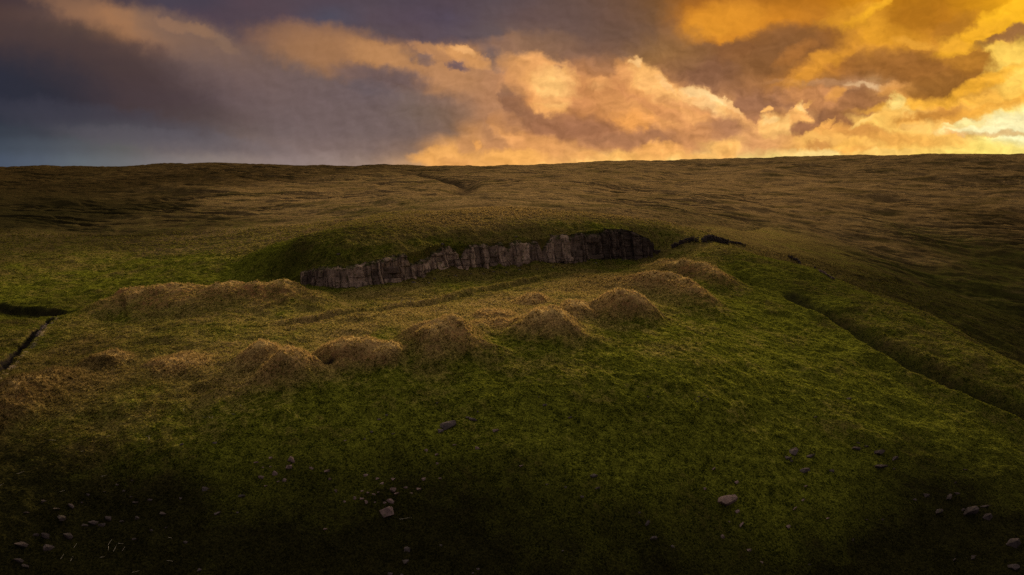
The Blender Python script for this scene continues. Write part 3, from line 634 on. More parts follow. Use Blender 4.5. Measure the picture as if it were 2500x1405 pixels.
def make_grass_mat():
    m, N, b = mat('moor_grass')
    p = objco(N)
    dry = attr(N, 'dry'); drk = attr(N, 'dark'); bare = attr(N, 'bare'); red = attr(N, 'rust')
    big, bc = N.noise(p, 0.09, 4, 0.6)
    mid, mc = N.noise(p, 0.7, 4, 0.65)
    fin, fc = N.noise(p, 3.2, 3, 0.7)
    d = N.add(dry, N.add(N.mul(N.sub(big, 0.5), 1.1), N.mul(N.sub(mid, 0.5), 0.95)))
    gm = N.add(N.mul(fin, 0.6), N.mul(mid, 0.4))
    green = N.mix(N.rng(gm, 0.41, 0.61), (0.012, 0.017, 0.002, 1), (0.150, 0.160, 0.018, 1))
    straw = N.mix(N.rng(fin, 0.36, 0.64), (0.064, 0.042, 0.014, 1), (0.42, 0.29, 0.105, 1))
    col = N.mix(N.rng(d, 0.22, 0.85), green, straw)
    mo = attr(N, 'moor')
    moor = N.mix(N.rng(N.add(N.mul(fin, 0.5), N.mul(mid, 0.5)), 0.36, 0.62), (0.036, 0.025, 0.010, 1), (0.25, 0.170, 0.075, 1))
    moor = N.mix(N.rng(d, 0.75, 0.2), moor, N.mix(fin, (0.02, 0.026, 0.004, 1), (0.07, 0.072, 0.014, 1)))
    px_, py_, pz_ = N.sep(p)
    sk, _ = N.noise(N.xyz(N.add(N.mul(px_, 0.016), N.mul(py_, 0.005)), N.add(N.mul(py_, 0.055), N.mul(px_, -0.012)), 0.0), 1.0, 5, 0.62)
    moor = N.mix(N.rng(sk, 0.50, 0.64, 0, 0.75), moor, N.mix(fin, (0.022, 0.020, 0.006, 1), (0.085, 0.070, 0.022, 1)))      # bilberry and rush along the wet runs
    moor = N.mix(N.rng(sk, 0.44, 0.32, 0, 0.5), moor, N.mix(fin, (0.12, 0.085, 0.034, 1), (0.34, 0.24, 0.10, 1)))
    col = N.mix(mo, col, moor)
    h = N.add(attr(N, 'heath_shade'), N.add(N.mul(N.sub(big, 0.5), 0.9), N.mul(N.sub(mid, 0.5), 0.6)))
    col = N.mix(N.rng(h, 0.18, 0.82, 0, 0.95), col, N.mix(N.rng(fin, 0.3, 0.7), (0.004, 0.005, 0.002, 1), (0.024, 0.021, 0.008, 1)))  # heather tone and painted shade darken the sward
    col = N.mix(N.mul(attr(N, 'crest'), N.rng(gm, 0.3, 0.6, 0.25, 0.85)), col, (0.56, 0.40, 0.15, 1))      # sunlit rims painted as pale straw on the crowns
    rust = N.mix(N.rng(mid, 0.35, 0.65), (0.11, 0.048, 0.02, 1), (0.24, 0.11, 0.045, 1))
    col = N.mix(N.mul(red, N.rng(mid, 0.4, 0.6, 0.2, 0.8)), col, rust)
    col = N.mix(N.mul(bare, N.rng(fin, 0.3, 0.6)), col, (0.26, 0.2, 0.17, 1))
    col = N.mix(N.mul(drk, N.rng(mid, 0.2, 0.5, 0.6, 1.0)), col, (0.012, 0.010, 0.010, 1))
    N.put(b.inputs['Base Color'], col)
    bm_ = N.t.nodes.new('ShaderNodeBump'); bm_.inputs['Strength'].default_value = 1.0; bm_.inputs['Distance'].default_value = 0.5
    N.put(bm_.inputs['Height'], N.add(N.mul(mid, 0.5), N.mul(fin, 0.6)))
    N.t.links.new(bm_.outputs[0], b.inputs['Normal'])
    return m
M_GRASS = make_grass_mat()

def make_rock_mat(name, c0, c1, lichen):
    m, N, b = mat(name)
    p = objco(N)
    a, _ = N.noise(p, 0.6, 5, 0.65); f, _ = N.noise(p, 5.0, 4, 0.7)
    col = N.mix(N.rng(N.add(N.mul(a, 0.6), N.mul(f, 0.4)), 0.35, 0.66), c0 + (1,), c1 + (1,))
    g, _ = N.noise(p, 1.3, 3, 0.6)
    col = N.mix(N.rng(g, 0.62, 0.7, 0, lichen), col, (0.05, 0.055, 0.02, 1))
    N.put(b.inputs['Base Color'], col)
    bm_ = N.t.nodes.new('ShaderNodeBump'); bm_.inputs['Strength'].default_value = 0.7; bm_.inputs['Distance'].default_value = 0.15
    N.put(bm_.inputs['Height'], f); N.t.links.new(bm_.outputs[0], b.inputs['Normal'])
    return m
def make_cliff_mat():
    m, N, b = mat('gritstone')
    p = objco(N); x, y, z = N.sep(p)
    a, _ = N.noise(p, 0.45, 5, 0.65); f, _ = N.noise(p, 4.0, 5, 0.7)
    run, _ = N.noise(N.xyz(N.mul(x, 1.3), N.mul(y, 1.3), N.mul(z, 0.16)), 1.0, 4, 0.6)      # streaks washed down the face
    col = N.mix(N.rng(N.add(N.mul(a, 0.5), N.mul(f, 0.5)), 0.36, 0.64), (0.10, 0.072, 0.054, 1), (0.50, 0.37, 0.275, 1))
    col = N.mix(N.rng(run, 0.50, 0.66, 0, 0.8), col, (0.035, 0.028, 0.024, 1))
    col = N.mix(N.rng(run, 0.36, 0.26, 0, 0.6), col, (0.42, 0.33, 0.25, 1))
    g, _ = N.noise(p, 0.9, 4, 0.65)
    col = N.mix(N.rng(g, 0.55, 0.66, 0, 0.85), col, (0.05, 0.055, 0.014, 1))                # moss and grass on the ledges
    col = N.mix(1.0, col, N.xyz(N.rng(attr(N, 'tone'), 0, 1, 0.35, 1.35), N.rng(attr(N, 'tone'), 0, 1, 0.35, 1.33), N.rng(attr(N, 'tone'), 0, 1, 0.36, 1.3)), 'MULTIPLY')
    tg, _ = N.noise(p, 0.5, 4, 0.6)
    col = N.mix(N.rng(N.add(attr(N, 'rise'), N.mul(N.sub(tg, 0.5), 1.1)), 0.86, 0.98, 0, 0.9), col, (0.035, 0.040, 0.010, 1))
    w = attr(N, 'end_shade')
    col = N.mix(N.mul(w, N.rng(a, 0.3, 0.6, 0.95, 0.7)), col, (0.022, 0.018, 0.017, 1))  # shade painted into the rock, darkest at the right end
    N.put(b.inputs['Base Color'], col)
    bm_ = N.t.nodes.new('ShaderNodeBump'); bm_.inputs['Strength'].default_value = 0.8; bm_.inputs['Distance'].default_value = 0.2
    N.put(bm_.inputs['Height'], f); N.t.links.new(bm_.outputs[0], b.inputs['Normal'])
    return m
M_CLIFF = make_cliff_mat()
M_ROCK = make_rock_mat('pinkish_stone', (0.06, 0.043, 0.040), (0.24, 0.17, 0.155), 0.8)
M_ROCK2 = make_rock_mat('grey_stone', (0.03, 0.025, 0.025), (0.12, 0.098, 0.095), 0.9)
M_DARK = make_rock_mat('dark_stone', (0.020, 0.016, 0.016), (0.085, 0.068, 0.066), 0.6)
M_PALE, _N, _b = mat('bleached_stem'); _n, _ = _N.noise(objco(_N), 4.0, 3); _N.put(_b.inputs['Base Color'], _N.mix(_N.rng(_n, 0.3, 0.7), (0.22, 0.19, 0.13, 1), (0.42, 0.38, 0.29, 1)))
M_WOOD, _N, _b = mat('weathered_wood'); _n, _ = _N.noise(objco(_N), 8.0, 3); _N.put(_b.inputs['Base Color'], _N.mix(_n, (0.03, 0.022, 0.016, 1), (0.10, 0.08, 0.06, 1)))

# ------------------------------------------------------------------ ground sheet
Q = 1.0
def spaced(segs):
    out = []
    for a, b, d0, d1 in segs:
        v = a
        while v < b:
            out.append(v); v += (d0 + (d1 - d0) * (v - a) / (b - a)) / Q
    out.append(segs[-1][1]); return np.array(out)
rr = spaced([(6, 76, 3.0, 1.2), (76, 330, 0.135, 0.36), (330, 1150, 0.5, 3.0), (1150, 3200, 12, 90)])
th_in = np.linspace(-41.5, 41.5, int(1500 * Q))
th_out = np.linspace(41.5, 360 - 41.5, 70)[1:-1]
th = np.radians(np.concatenate([th_in, th_out]))
nT, nR = len(th), len(rr)
GX = rr[:, None] * np.sin(th)[None]; GY = rr[:, None] * np.cos(th)[None]
GZ, INF = terrain(GX, GY, True, True)
# the sea of ground behind and beside the view is left smooth
idx = np.arange(nR * nT).reshape(nR, nT)
i00 = idx[:-1, :]; i10 = idx[1:, :]
j = np.roll(np.arange(nT), -1)
quads = np.stack([i00, i00[:, j], i10[:, j], i10], -1).reshape(-1, 4)
verts = np.stack([GX, GY, GZ], -1).reshape(-1, 3)
hid = INF['heap'].reshape(-1)
qh = hid[quads]
qid = np.where((qh >= 0).all(1) & (qh == qh[:, :1]).all(1), qh[:, 0], -1)
dryv = dryness(GX, GY).reshape(-1)
heath_shade_v = np.clip(dryness(GX, GY, np.array(_hp), 0.10) + slope_shade(GX, GY), 0, 1).reshape(-1)  # heather tone plus the shade painted on the near slope
hvv = INF['hv'].reshape(-1); tv = INF['t'].reshape(-1)
dryv = dryv + 0.55 * np.clip(hvv * 1.3, 0, 1) * np.where(hid >= len(heaps), 0.85, 1.0) - 0.12 * ((tv > -3) & (tv < 9)) * np.clip((INF['s'].reshape(-1) > foot_s(660)) & (INF['s'].reshape(-1) < foot_s(1620)), 0, 1)
crest_light = sstep(0.62, 1.0, hvv + 0.25 * fbm(verts[:, 0] * 0.3, verts[:, 1] * 0.3, 3, 93)) * 0.8
rust = np.clip(hvv * 1.3 - 0.1, 0, 0.9) * (0.6 + fbm(verts[:, 0] * 0.1, verts[:, 1] * 0.1, 2, 90)) + sstep(350, 700, verts[:, 1]) * 0.12
moorv = sstep(190, 300, verts[:, 1]) * np.where(tv > 0, sstep(9, 20, tv), sstep(45, 90, -tv))
dk = INF['dark'].reshape(-1); br = INF['bare'].reshape(-1)
# smooth vertex normals of the whole sheet, so that pieces of it meet without a seam
e1 = verts[quads[:, 2]] - verts[quads[:, 0]]; e2 = verts[quads[:, 3]] - verts[quads[:, 1]]
fn = np.cross(e1, e2); flip = fn[:, 2] < 0
fn[flip] *= -1
vn = np.zeros_like(verts)
for c in range(4):
    for ax in range(3): vn[:, ax] += np.bincount(quads[:, c], fn[:, ax], len(verts))
vn /= np.linalg.norm(vn, axis=1, keepdims=True) + 1e-12

def mesh_np(name, v, f, mats, attrs=None, normals=None, smooth=True, parent=None, org=None):
    me = bpy.data.meshes.new(name)
    n = f.shape[1]
    me.vertices.add(len(v)); me.vertices.foreach_set('co', np.asarray(v, np.float32).ravel())
    me.loops.add(f.size); me.loops.foreach_set('vertex_index', f.astype(np.int32).ravel())
    me.polygons.add(len(f)); me.polygons.foreach_set('loop_start', np.arange(0, f.size, n, dtype=np.int32))
    me.polygons.foreach_set('loop_total', np.full(len(f), n, np.int32))
    me.polygons.foreach_set('use_smooth', np.full(len(f), smooth, bool))
    me.update(calc_edges=True)
    for k, val in (attrs or {}).items():
        a = me.attributes.new(k, 'FLOAT', 'POINT'); a.data.foreach_set('value', np.asarray(val, np.float32))
    if normals is not None:
        me.normals_split_custom_set_from_vertices(normals.astype(np.float32))
    for m in (mats if isinstance(mats, (list, tuple)) else [mats]): me.materials.append(m)
    o = bpy.data.objects.new(name, me); C.objects.link(o)
    if parent: o.parent = parent
    return o

def tag(o, label=None, cat=None, group=None, kind=None):
    if label: o['label'] = label
    if cat: o['category'] = cat
    if group: o['group'] = group
    if kind: o['kind'] = kind
    return o

fl = flip[:, None]
quads = np.where(fl, quads[:, ::-1], quads)
def piece(name, sel):
    f = quads[sel]; used, inv = np.unique(f, return_inverse=True)
    v = verts[used]
    org = v.mean(0); org[2] = v[:, 2].min()
    o = mesh_np(name, v - org, inv.reshape(f.shape), M_GRASS, dict(dry=dryv[used], crest=crest_light[used], heath_shade=heath_shade_v[used], moor=moorv[used], dark=dk[used], bare=br[used], rust=rust[used]), vn[used])
    o.location = org
    return o
yc_q = verts[quads[:, 0], 1]
sel_far = (qid < 0) & (tv[quads[:, 0]] > 20) & (yc_q > 300)
g = piece('ground', (qid < 0)); tag(g, 'rough grass moorland hillside with a quarried shelf and a steep green foreground slope', 'ground', kind='structure')
for i in range(len(heaps) + len(BANKS)):
    sel = qid == i
    if sel.sum() < 50: continue
    o = piece('spoil_heap' if i < len(heaps) else 'spoil_bank', sel)
    lab = heaps[i][6] if i < len(heaps) else BANKS[i - len(heaps)][3]
    tag(o, lab, 'spoil heap' if i < len(heaps) else 'spoil bank', 'grassed spoil heaps along the brow' if i < len(heaps) else 'long spoil banks around the quarry')

def ground_z(x, y):
    return terrain(np.array([x], float), np.array([y], float))[0]
T_full = lambda x, y: terrain(x, y)

# ------------------------------------------------------------------ quarry face
def build_cliff():
    s0, s1 = foot_s(722), foot_s(1622)
    ns, nh = int((s1 - s0) / 0.12), 104
    ss = np.linspace(s0, s1, ns)
    fx = np.interp(ss, _seg, [p[0] for p in foot]); fy = np.interp(ss, _seg, [p[1] for p in foot])
    k = np.ones(75) / 75                                     # round the corners of the line
    pad = lambda a: np.convolve(np.pad(a, 37, mode='edge'), k, 'valid')
    sx, sy = pad(fx), pad(fy)
    tx = np.gradient(sx); ty = np.gradient(sy); L = np.hypot(tx, ty); tx, ty = tx / L, ty / L
    nx, ny = ty, -tx                                         # out of the face, over the quarry floor
    zb = terrain(sx + nx * 0.9, sy + ny * 0.9) - 0.9
    zt = terrain(sx - nx * 2.2, sy - ny * 2.2) - 0.05
    tong = np.clip(fbm(ss * 0.11, ss * 0, 3, 23) - 0.02, 0, 1) * 9.0 * np.interp(ss, [foot_s(760), foot_s(820), foot_s(1400), foot_s(1480)], [0, 1, 1, 0])
    zt = np.maximum(zt - tong, zb + 4.0 * np.clip((zt - zb) / 4.5, 0, 1))
    # taller and shorter columns
    r = np.random.default_rng(3)
    edges = [s0]
    while edges[-1] < s1: edges.append(edges[-1] + r.choice([0.5, 0.9, 1.4, 2.4, 3.8, 5.5], p=[.22, .24, .22, .16, .11, .05]))
    edges = np.array(edges); nc = len(edges)
    coff = r.normal(0, 0.42, nc) + 0.5 * fbm(edges * 0.09, edges * 0, 3, 11)
    ctop = r.normal(0, 0.22, nc)
    beds = np.cumsum(r.uniform(0.9, 2.4, 12)) - 1.0
    H = np.linspace(0, 1, nh)[None, :] * np.ones((ns, 1)); S = ss[:, None] * np.ones((1, nh))
    hh = (zt - zb)[:, None]
    ci0 = np.clip(np.searchsorted(edges, ss) - 1, 0, nc - 1)
    ct = np.where(np.interp(ss, [foot_s(740), foot_s(760), foot_s(1580), foot_s(1610)], [0, 1, 1, 0]) > 0.5, ctop[ci0], 0)
    Z = zb[:, None] + H * (hh + np.maximum(ct, -0.5)[:, None])
    hz = Z - (-36.5)
    lean = S + 0.10 * hz + 0.5 * vnoise(S * 0.4, hz * 0.5, 5)
    ci = np.clip(np.searchsorted(edges, lean) - 1, 0, nc - 2)
    bz = hz + 0.25 * vnoise(S * 0.15, hz * 0, 8) + 0.35 * _tab[ci & 255, 7]
    bi = np.searchsorted(beds, bz)
    # big blocks in the middle stretch, slim columns elsewhere
    blocky = np.interp(S, [foot_s(930), foot_s(980), foot_s(1100), foot_s(1160)], [0.45, 1, 1, 0.4])
    boff = (_tab[(ci * 3 + bi * 17) & 255, (bi * 29 + ci) & 255] - 0.5) * (0.24 + 0.66 * blocky)
    d = coff[ci] + boff
    dl = np.minimum(lean - edges[ci], edges[ci + 1] - lean)
    crack = np.exp(-(dl / 0.15) ** 2) * (0.35 + 0.7 * _tab[ci & 255, 11])
    cleft = np.exp(-(np.abs(fbm(S * 0.055 + 3, hz * 0.02, 2, 19)) / 0.028) ** 2)
    crack = crack + 1.1 * cleft
    bb = np.concatenate([[-9], beds, [99]]); dbed = np.minimum(bz - bb[bi], bb[bi + 1] - bz)
    crack = crack + np.exp(-(dbed / 0.11) ** 2) * (0.06 + 0.45 * blocky) * (_tab[(ci * 5) & 255, (bi * 3) & 255] > 0.5)
    tilt = (_tab[(ci * 7) & 255, (bi * 13) & 255] - 0.5) * 0.5 * (lean - edges[ci])
    d = d + tilt - crack + 0.35 * fbm(S * 0.7, hz * 0.7, 4, 14) + 0.9 * fbm(S * 0.06, hz * 0.1, 2, 18)
    d = d + (1 - H) ** 2 * 0.9 - 1.0 * sstep(0.88, 1.0, H) - 0.7 * H
    fade = np.interp(S, [foot_s(722), foot_s(745), foot_s(1600), foot_s(1622)], [0, 1, 1, 0])
    d = np.where(H < 0.9, np.maximum(d + 0.95, 0.2), d + 0.95)
    d = d * fade - 1.0 * (1 - fade)
    X = sx[:, None] + nx[:, None] * d; Y = sy[:, None] + ny[:, None] * d
    # a last row tucked back under the turf
    X = np.concatenate([X, (sx - nx * 3.2)[:, None]], 1); Y = np.concatenate([Y, (sy - ny * 3.2)[:, None]], 1); Z = np.concatenate([Z, (zt - 0.9)[:, None]], 1)
    nh1 = nh + 1
    v = np.stack([X, Y, Z], -1).reshape(-1, 3)
    i = np.arange(ns * nh1).reshape(ns, nh1)
    f = np.stack([i[:-1, :-1], i[1:, :-1], i[1:, 1:], i[:-1, 1:]], -1).reshape(-1, 4)
    org = v.mean(0); org[2] = v[:, 2].min()
    tone = _tab[(ci * 11 + 3) & 255, ((bi * (blocky > 0.5)) * 7) & 255] * 0.75 + 0.25 * _tab[(ci * 13) & 255, (bi * 5) & 255]
    tone = np.concatenate([tone, tone[:, -1:]], 1).reshape(-1)
    end_shade = np.interp(np.repeat(ss, nh1), [foot_s(760), foot_s(800), foot_s(1380), foot_s(1490)], [0.5, 0.15, 0.1, 1.0])
    o = mesh_np('quarry_face', v - org, f, M_CLIFF, dict(end_shade=end_shade, tone=tone, rise=np.tile(np.linspace(0, 1, nh1), ns)), smooth=False); o.location = org
    tag(o, 'long jointed gritstone quarry face below a dark grassy rim', 'rock face')
build_cliff()

# ------------------------------------------------------------------ stones
def hull(seed, n=16, sub=0, box=0.75):
    r = np.random.default_rng(seed)
    bm = bmesh.new()
    for _ in range(n):
        p = r.normal(size=3); p /= np.abs(p).max() ** box * np.linalg.norm(p) ** (1 - box); p *= r.uniform(0.8, 1.0)
        bm.verts.new(p * 0.5)
    res = bmesh.ops.convex_hull(bm, input=bm.verts)
    bmesh.ops.delete(bm, geom=list({e for e in res['geom_interior'] + res['geom_unused'] if isinstance(e, bmesh.types.BMVert) and e.is_valid}), context='VERTS')
    if sub: bmesh.ops.bevel(bm, geom=list(bm.edges), offset=0.018, segments=1, affect='EDGES', profile=0.5)
    if sub:
        bmesh.ops.subdivide_edges(bm, edges=list(bm.edges), cuts=sub, use_grid_fill=True)
        for v in bm.verts:
            q = v.co
            v.co += q.normalized() * 0.06 * float(fbm(np.array([q.x * 4 + seed]), np.array([q.y * 4 + q.z * 3]), 3, 5)[0])
    return bm
STONE_ME = []
for i in range(14):
    bm = hull(100 + i, 9 + i % 4 if i < 10 else 12 + i % 3, 2 if i >= 10 else 0, 0.9)
    bmesh.ops.triangulate(bm, faces=bm.faces)
    me = bpy.data.meshes.new('stone'); bm.to_mesh(me); bm.free()
    me.materials.append(M_ROCK); STONE_ME.append(me)
STONE_G = []
for me in STONE_ME:
    m2 = me.copy(); m2.materials.clear(); m2.materials.append(M_ROCK2); STONE_G.append(m2)
STONE_D = []
for me in STONE_ME:
    m2 = me.copy(); m2.materials.clear(); m2.materials.append(M_DARK); STONE_D.append(m2)

# clusters: name -> (material, [(px, row, width px, height/width, tilt deg)])
STONES = {
 'the pinkish cluster on the left slope': ('p', [(660,1116,10,1.2,20),(713,1119,22,.8,45),(706,1137,24,.4,-15),(673,1153,18,.7,35),(660,1139,6,.8,0),(642,1141,5,.8,0),(625,1128,12,.6,0),(759,1141,11,.9,20),(798,1148,16,.8,0),(695,1170,12,.9,30),(679,1175,8,.7,0),(637,1163,14,.6,0),(649,1186,9,.6,0)]),
 'the turf left of the pinkish cluster': ('g', [(500,1191,16,.9,30),(590,1209,18,.6,0),(440,1215,8,.8,0),(531,1251,18,.6,0),(580,1250,8,.8,0),(443,1084,9,.9,0),(524,1079,10,.8,0),(486,1390,10,1.2,30),(452,1322,10,.7,0)]),
 'the strays right of the pinkish cluster': ('p', [(819,1196,8,.9,20),(806,1167,9,.7,0),(794,1290,11,.9,20),(821,1199,6,.8,0),(843,1075,8,.7,0),(841,1223,7,.8,0)]),
 'the dim lower-left scree': ('g', [(331,1225,20,.5,20),(366,1218,14,.5,0),(319,1212,12,.5,0),(286,1183,12,.6,30),(323,1172,9,.6,30),(302,1197,8,.9,0),(255,1200,8,.6,0),(214,1206,12,.6,0),(173,1232,22,.6,30),(198,1225,10,.5,0),(138,1241,18,.4,10),(107,1222,14,.6,25),(64,1250,14,.5,0),(266,1262,22,.8,0),(297,1271,14,.6,0),(336,1262,16,.7,30),(228,1272,24,.6,0),(248,1278,20,.6,0),(207,1280,18,.6,20),(152,1262,30,.6,30),(166,1303,28,.7,30),(114,1305,32,.6,30),(86,1303,20,.8,0),(117,1334,30,.6,20),(52,1324,34,.5,20),(369,1293,10,.9,20),(405,1287,10,.7,0),(328,1314,14,.4,0),(45,1365,26,.5,30),(64,1379,22,.4,20),(397,1253,20,.5,30)]),
 'the broken slabs mid slope': ('g', [(1093,1032,46,.62,-30),(1075,1049,18,1.2,20),(1155,1021,24,.6,-15),(1141,1018,10,.7,0),(1167,1003,7,1.1,0),(1067,983,7,1.3,20),(943,1012,7,.9,0),(926,1023,11,.7,0),(908,1053,11,.8,20),(960,1058,12,.6,0),(891,1070,7,.9,0)]),
 'the pale fragments above the rubble heap': ('p', [(1210,1049,18,.75,0),(1040,1097,9,1.1,0),(1066,1108,10,1.0,-20),(1067,1130,7,1.0,0),(1110,1085,11,.6,0),(1167,1092,18,.5,20),(1273,1136,14,.5,0)]),
 'the rubble heap low on the slope': ('p', [(893,1158,12,1.1,0),(921,1167,10,1.1,20),(931,1179,13,.6,-20),(960,1168,12,1.0,20),(1035,1167,12,1.1,0),(1074,1167,9,.8,0),(962,1192,22,.8,0),(969,1203,16,.6,0),(990,1189,11,.6,0),(1022,1192,14,.9,20),(1003,1203,10,.5,0),(884,1198,9,.9,0),(867,1213,11,.9,30),(883,1216,13,.9,20),(895,1222,12,.9,0),(898,1203,7,.9,0),(912,1206,10,.7,0),(924,1201,8,.7,0),(915,1225,6,.8,0),(953,1220,22,.8,20),(940,1225,12,.6,0),(943,1242,36,.72,-15)]),
 'the foot of the view': ('g', [(993,1337,17,1.45,10),(990,1368,19,1.1,20),(952,1398,14,.6,0),(981,1402,9,.7,0),(1076,1330,8,.9,0),(1154,1398,8,.9,0),(1167,1387,9,.7,0)]),
 'the turf right of the rubble heap': ('g', [(1330,987,11,1.0,0),(1316,968,5,.8,0),(1392,1018,13,.6,0),(1450,1158,22,.65,-25),(1459,1190,15,.6,-20),(1383,1187,14,.7,0),(1335,1182,10,.5,0),(1421,1211,10,.6,0),(1561,1250,8,1.3,0),(1580,1275,18,.45,-50),(1595,1310,22,.6,-20),(1642,1332,11,.8,0),(1374,1344,8,.7,0)]),
 'the scrape below the dark-faced heap': ('p', [(1697,974,7,.7,0),(1706,968,8,.6,0),(1714,976,6,.8,0),(1720,967,6,.8,0),(1728,973,5,.7,0),(1703,980,5,.7,0),(1582,968,6,.8,0),(1593,971,5,.7,0)]),
 'the grey slabs upper right': ('g', [(1936,1099,38,.5,-25),(1924,1115,18,.9,0),(1978,1110,26,.5,-35),(1962,1146,26,.35,-20),(2029,1147,14,.6,-20),(2073,972,12,.8,0),(2019,964,5,.9,0),(1991,1017,8,.8,0),(1932,1124,8,.7,0)]),
 'the dark ledge on the right': ('g', [(2088,1092,24,.5,0),(2095,1080,8,.6,0),(2116,1089,10,.6,0),(2147,1101,38,.38,-20),(2185,1117,20,.6,-30),(2150,1135,32,.4,-20),(2183,1144,8,.6,0)]),
 'the big slanting boulder': ('p', [(1774,1213,64,.55,-32),(1743,1143,11,.6,-30),(1798,1175,12,.6,-20),(1721,1191,8,1.6,0),(1799,1246,14,.6,-20),(1810,1279,20,.4,-35),(1762,1308,15,.8,-50),(1829,1341,14,.9,0),(1859,1371,9,.7,0),(1967,1186,12,.5,-10),(1924,1283,14,.6,-15),(2021,1265,9,.5,-15),(1961,1220,10,.5,-30),(1940,1241,18,.3,-40),(1780,1272,6,.9,0)]),
 'the dark right-edge scree': ('g', [(2262,1206,17,1.2,10),(2233,1218,10,.8,-20),(2290,1245,30,.45,-25),(2155,1267,9,.7,0),(2116,1268,10,.5,0),(2316,1212,30,.3,-40),(2368,1241,52,.5,-30),(2404,1234,28,.3,-30),(2409,1258,28,.5,-30),(2337,1203,16,.5,0),(2333,1177,9,.8,-40),(2349,1244,18,.4,-40),(2471,1320,42,.5,-25),(2478,1379,36,.6,-35),(2357,1146,13,.4,0),(2375,1358,24,.35,-40),(2330,1365,14,.4,-30),(1976,1377,10,.6,-30),(2083,1317,12,.5,-30)]),
 'the foot of the quarry face': ('g', [(870,702,9,.7,0),(905,699,8,.6,10),(930,697,6,.8,0),(955,694,7,.6,0),(1010,688,11,.6,0),(1062,680,9,.7,20),(1112,672,8,.7,0),(1205,663,9,.6,0),(1268,658,7,.7,0),(1350,651,8,.6,0),(1455,641,7,.7,0),(1520,634,8,.7,0),(1085,654,7,.6,0),(1094,672,5,.7,0),(1046,690,8,.7,0),(1078,679,6,.7,0),(990,688,6,.7,0),(1312,657,6,.7,0),(1237,664,7,.7,0),(1420,640,5,.7,0),(1180,668,8,.6,0),(1150,668,6,.6,0)]),
 'the heather above the quarry': ('g', [(826,619,8,.6,0),(1260,577,9,.7,0),(1080,594,8,.8,20),(1120,577,5,.7,0)]),
}
SIZES = [(30, 'large'), (17, 'fair-sized'), (10, 'small'), (0, 'tiny')]
def shape_word(hw, tilt):
    if hw >= 1.1: return 'upright'
    if hw <= 0.45: return 'slab-thin slanting' if abs(tilt) > 14 else 'thin flat'
    if abs(tilt) >= 25: return 'tilted'
    return 'blocky' if hw >= 0.75 else 'flattish'
ORD = ['', 'second ', 'third ', 'fourth ', 'fifth ', 'sixth ', 'seventh ', 'eighth ', 'ninth ', 'tenth ', 'eleventh ', 'twelfth ', 'thirteenth ', 'fourteenth ', 'fifteenth ', 'sixteenth ']
n_st = 0
for cl, (kind, lst) in STONES.items():
    seen = {}
    entries = []
    for (px, py, w, hw, tilt) in lst:
        size = next(n for t, n in SIZES if w >= t)
        shp = shape_word(hw, tilt)
        entries.append((size, shp, px, py, w, hw, tilt))
    for (size, shp, px, py, w, hw, tilt) in entries:
        same = sorted(e[2] for e in entries if e[0] == size and e[1] == shp)
        colr = 'pinkish' if kind == 'p' else 'grey'
        noun = 'stone' if w < 17 else ('boulder' if w >= 30 else 'rock')
        core = f'{size} {shp} {colr} {noun}' if not shp.endswith('of') else f'{size} {shp} {colr} stone'
        if len(same) == 1: lead = ''
        elif len(same) == 2: lead = 'leftmost ' if px == same[0] else 'rightmost '
        else:
            q = same.index(px)
            lead = 'leftmost ' if q == 0 else ('rightmost ' if q == len(same) - 1 else (ORD[q] + 'from left, ' if q < 16 else ''))
        prep = ' of ' if (cl.startswith(('the pinkish', 'the broken', 'the pale', 'the rubble', 'the grey', 'the strays', 'the dim', 'the dark'))) else (' by ' if 'boulder' in cl else ' on ')
        if 'foot of' in cl: prep = ' at '
        if 'foot of the view' in cl: prep = ' at '
        if 'big slanting' in cl and w > 60: lab = 'biggest pale slanting boulder on the right-hand green slope'
        else: lab = lead + core + prep + cl
        x, y = hit(T_full, px, py + w * hw * 0.3, ymin=75)
        dist = math.hypot(x, y)
        wm = w / FPX * dist * 1.05
        hm = wm * hw
        z = float(ground_z(x, y))
        if 'scree' in cl: wm *= 0.8; hm *= 0.8
        pool = STONE_G if kind == 'g' else STONE_ME
        if 'scree' in cl or 'dark' in cl: pool = STONE_D
        o = bpy.data.objects.new('stone' if w < 30 else 'boulder', pool[(n_st * 5) % 10] if w < 22 else pool[10 + n_st % 4])
        C.objects.link(o)
        o.scale = (wm, wm * random.uniform(0.65, 0.95), hm * 0.95)
        o.rotation_euler = (R(-22 + random.uniform(-10, 10)), R(-tilt * 0.75 if abs(tilt) > 0 else random.uniform(-9, 9)) * -1, R(random.uniform(-25, 25)))
        o.location = (x, y, z - hm * 0.06)
        lab = lab.replace('foot of the quarry face', 'quarry face foot') if len(lab.split()) > 15 else lab
        tag(o, lab, 'stone' if w < 30 else 'boulder', 'stones scattered about the quarry and its slope')
        n_st += 1

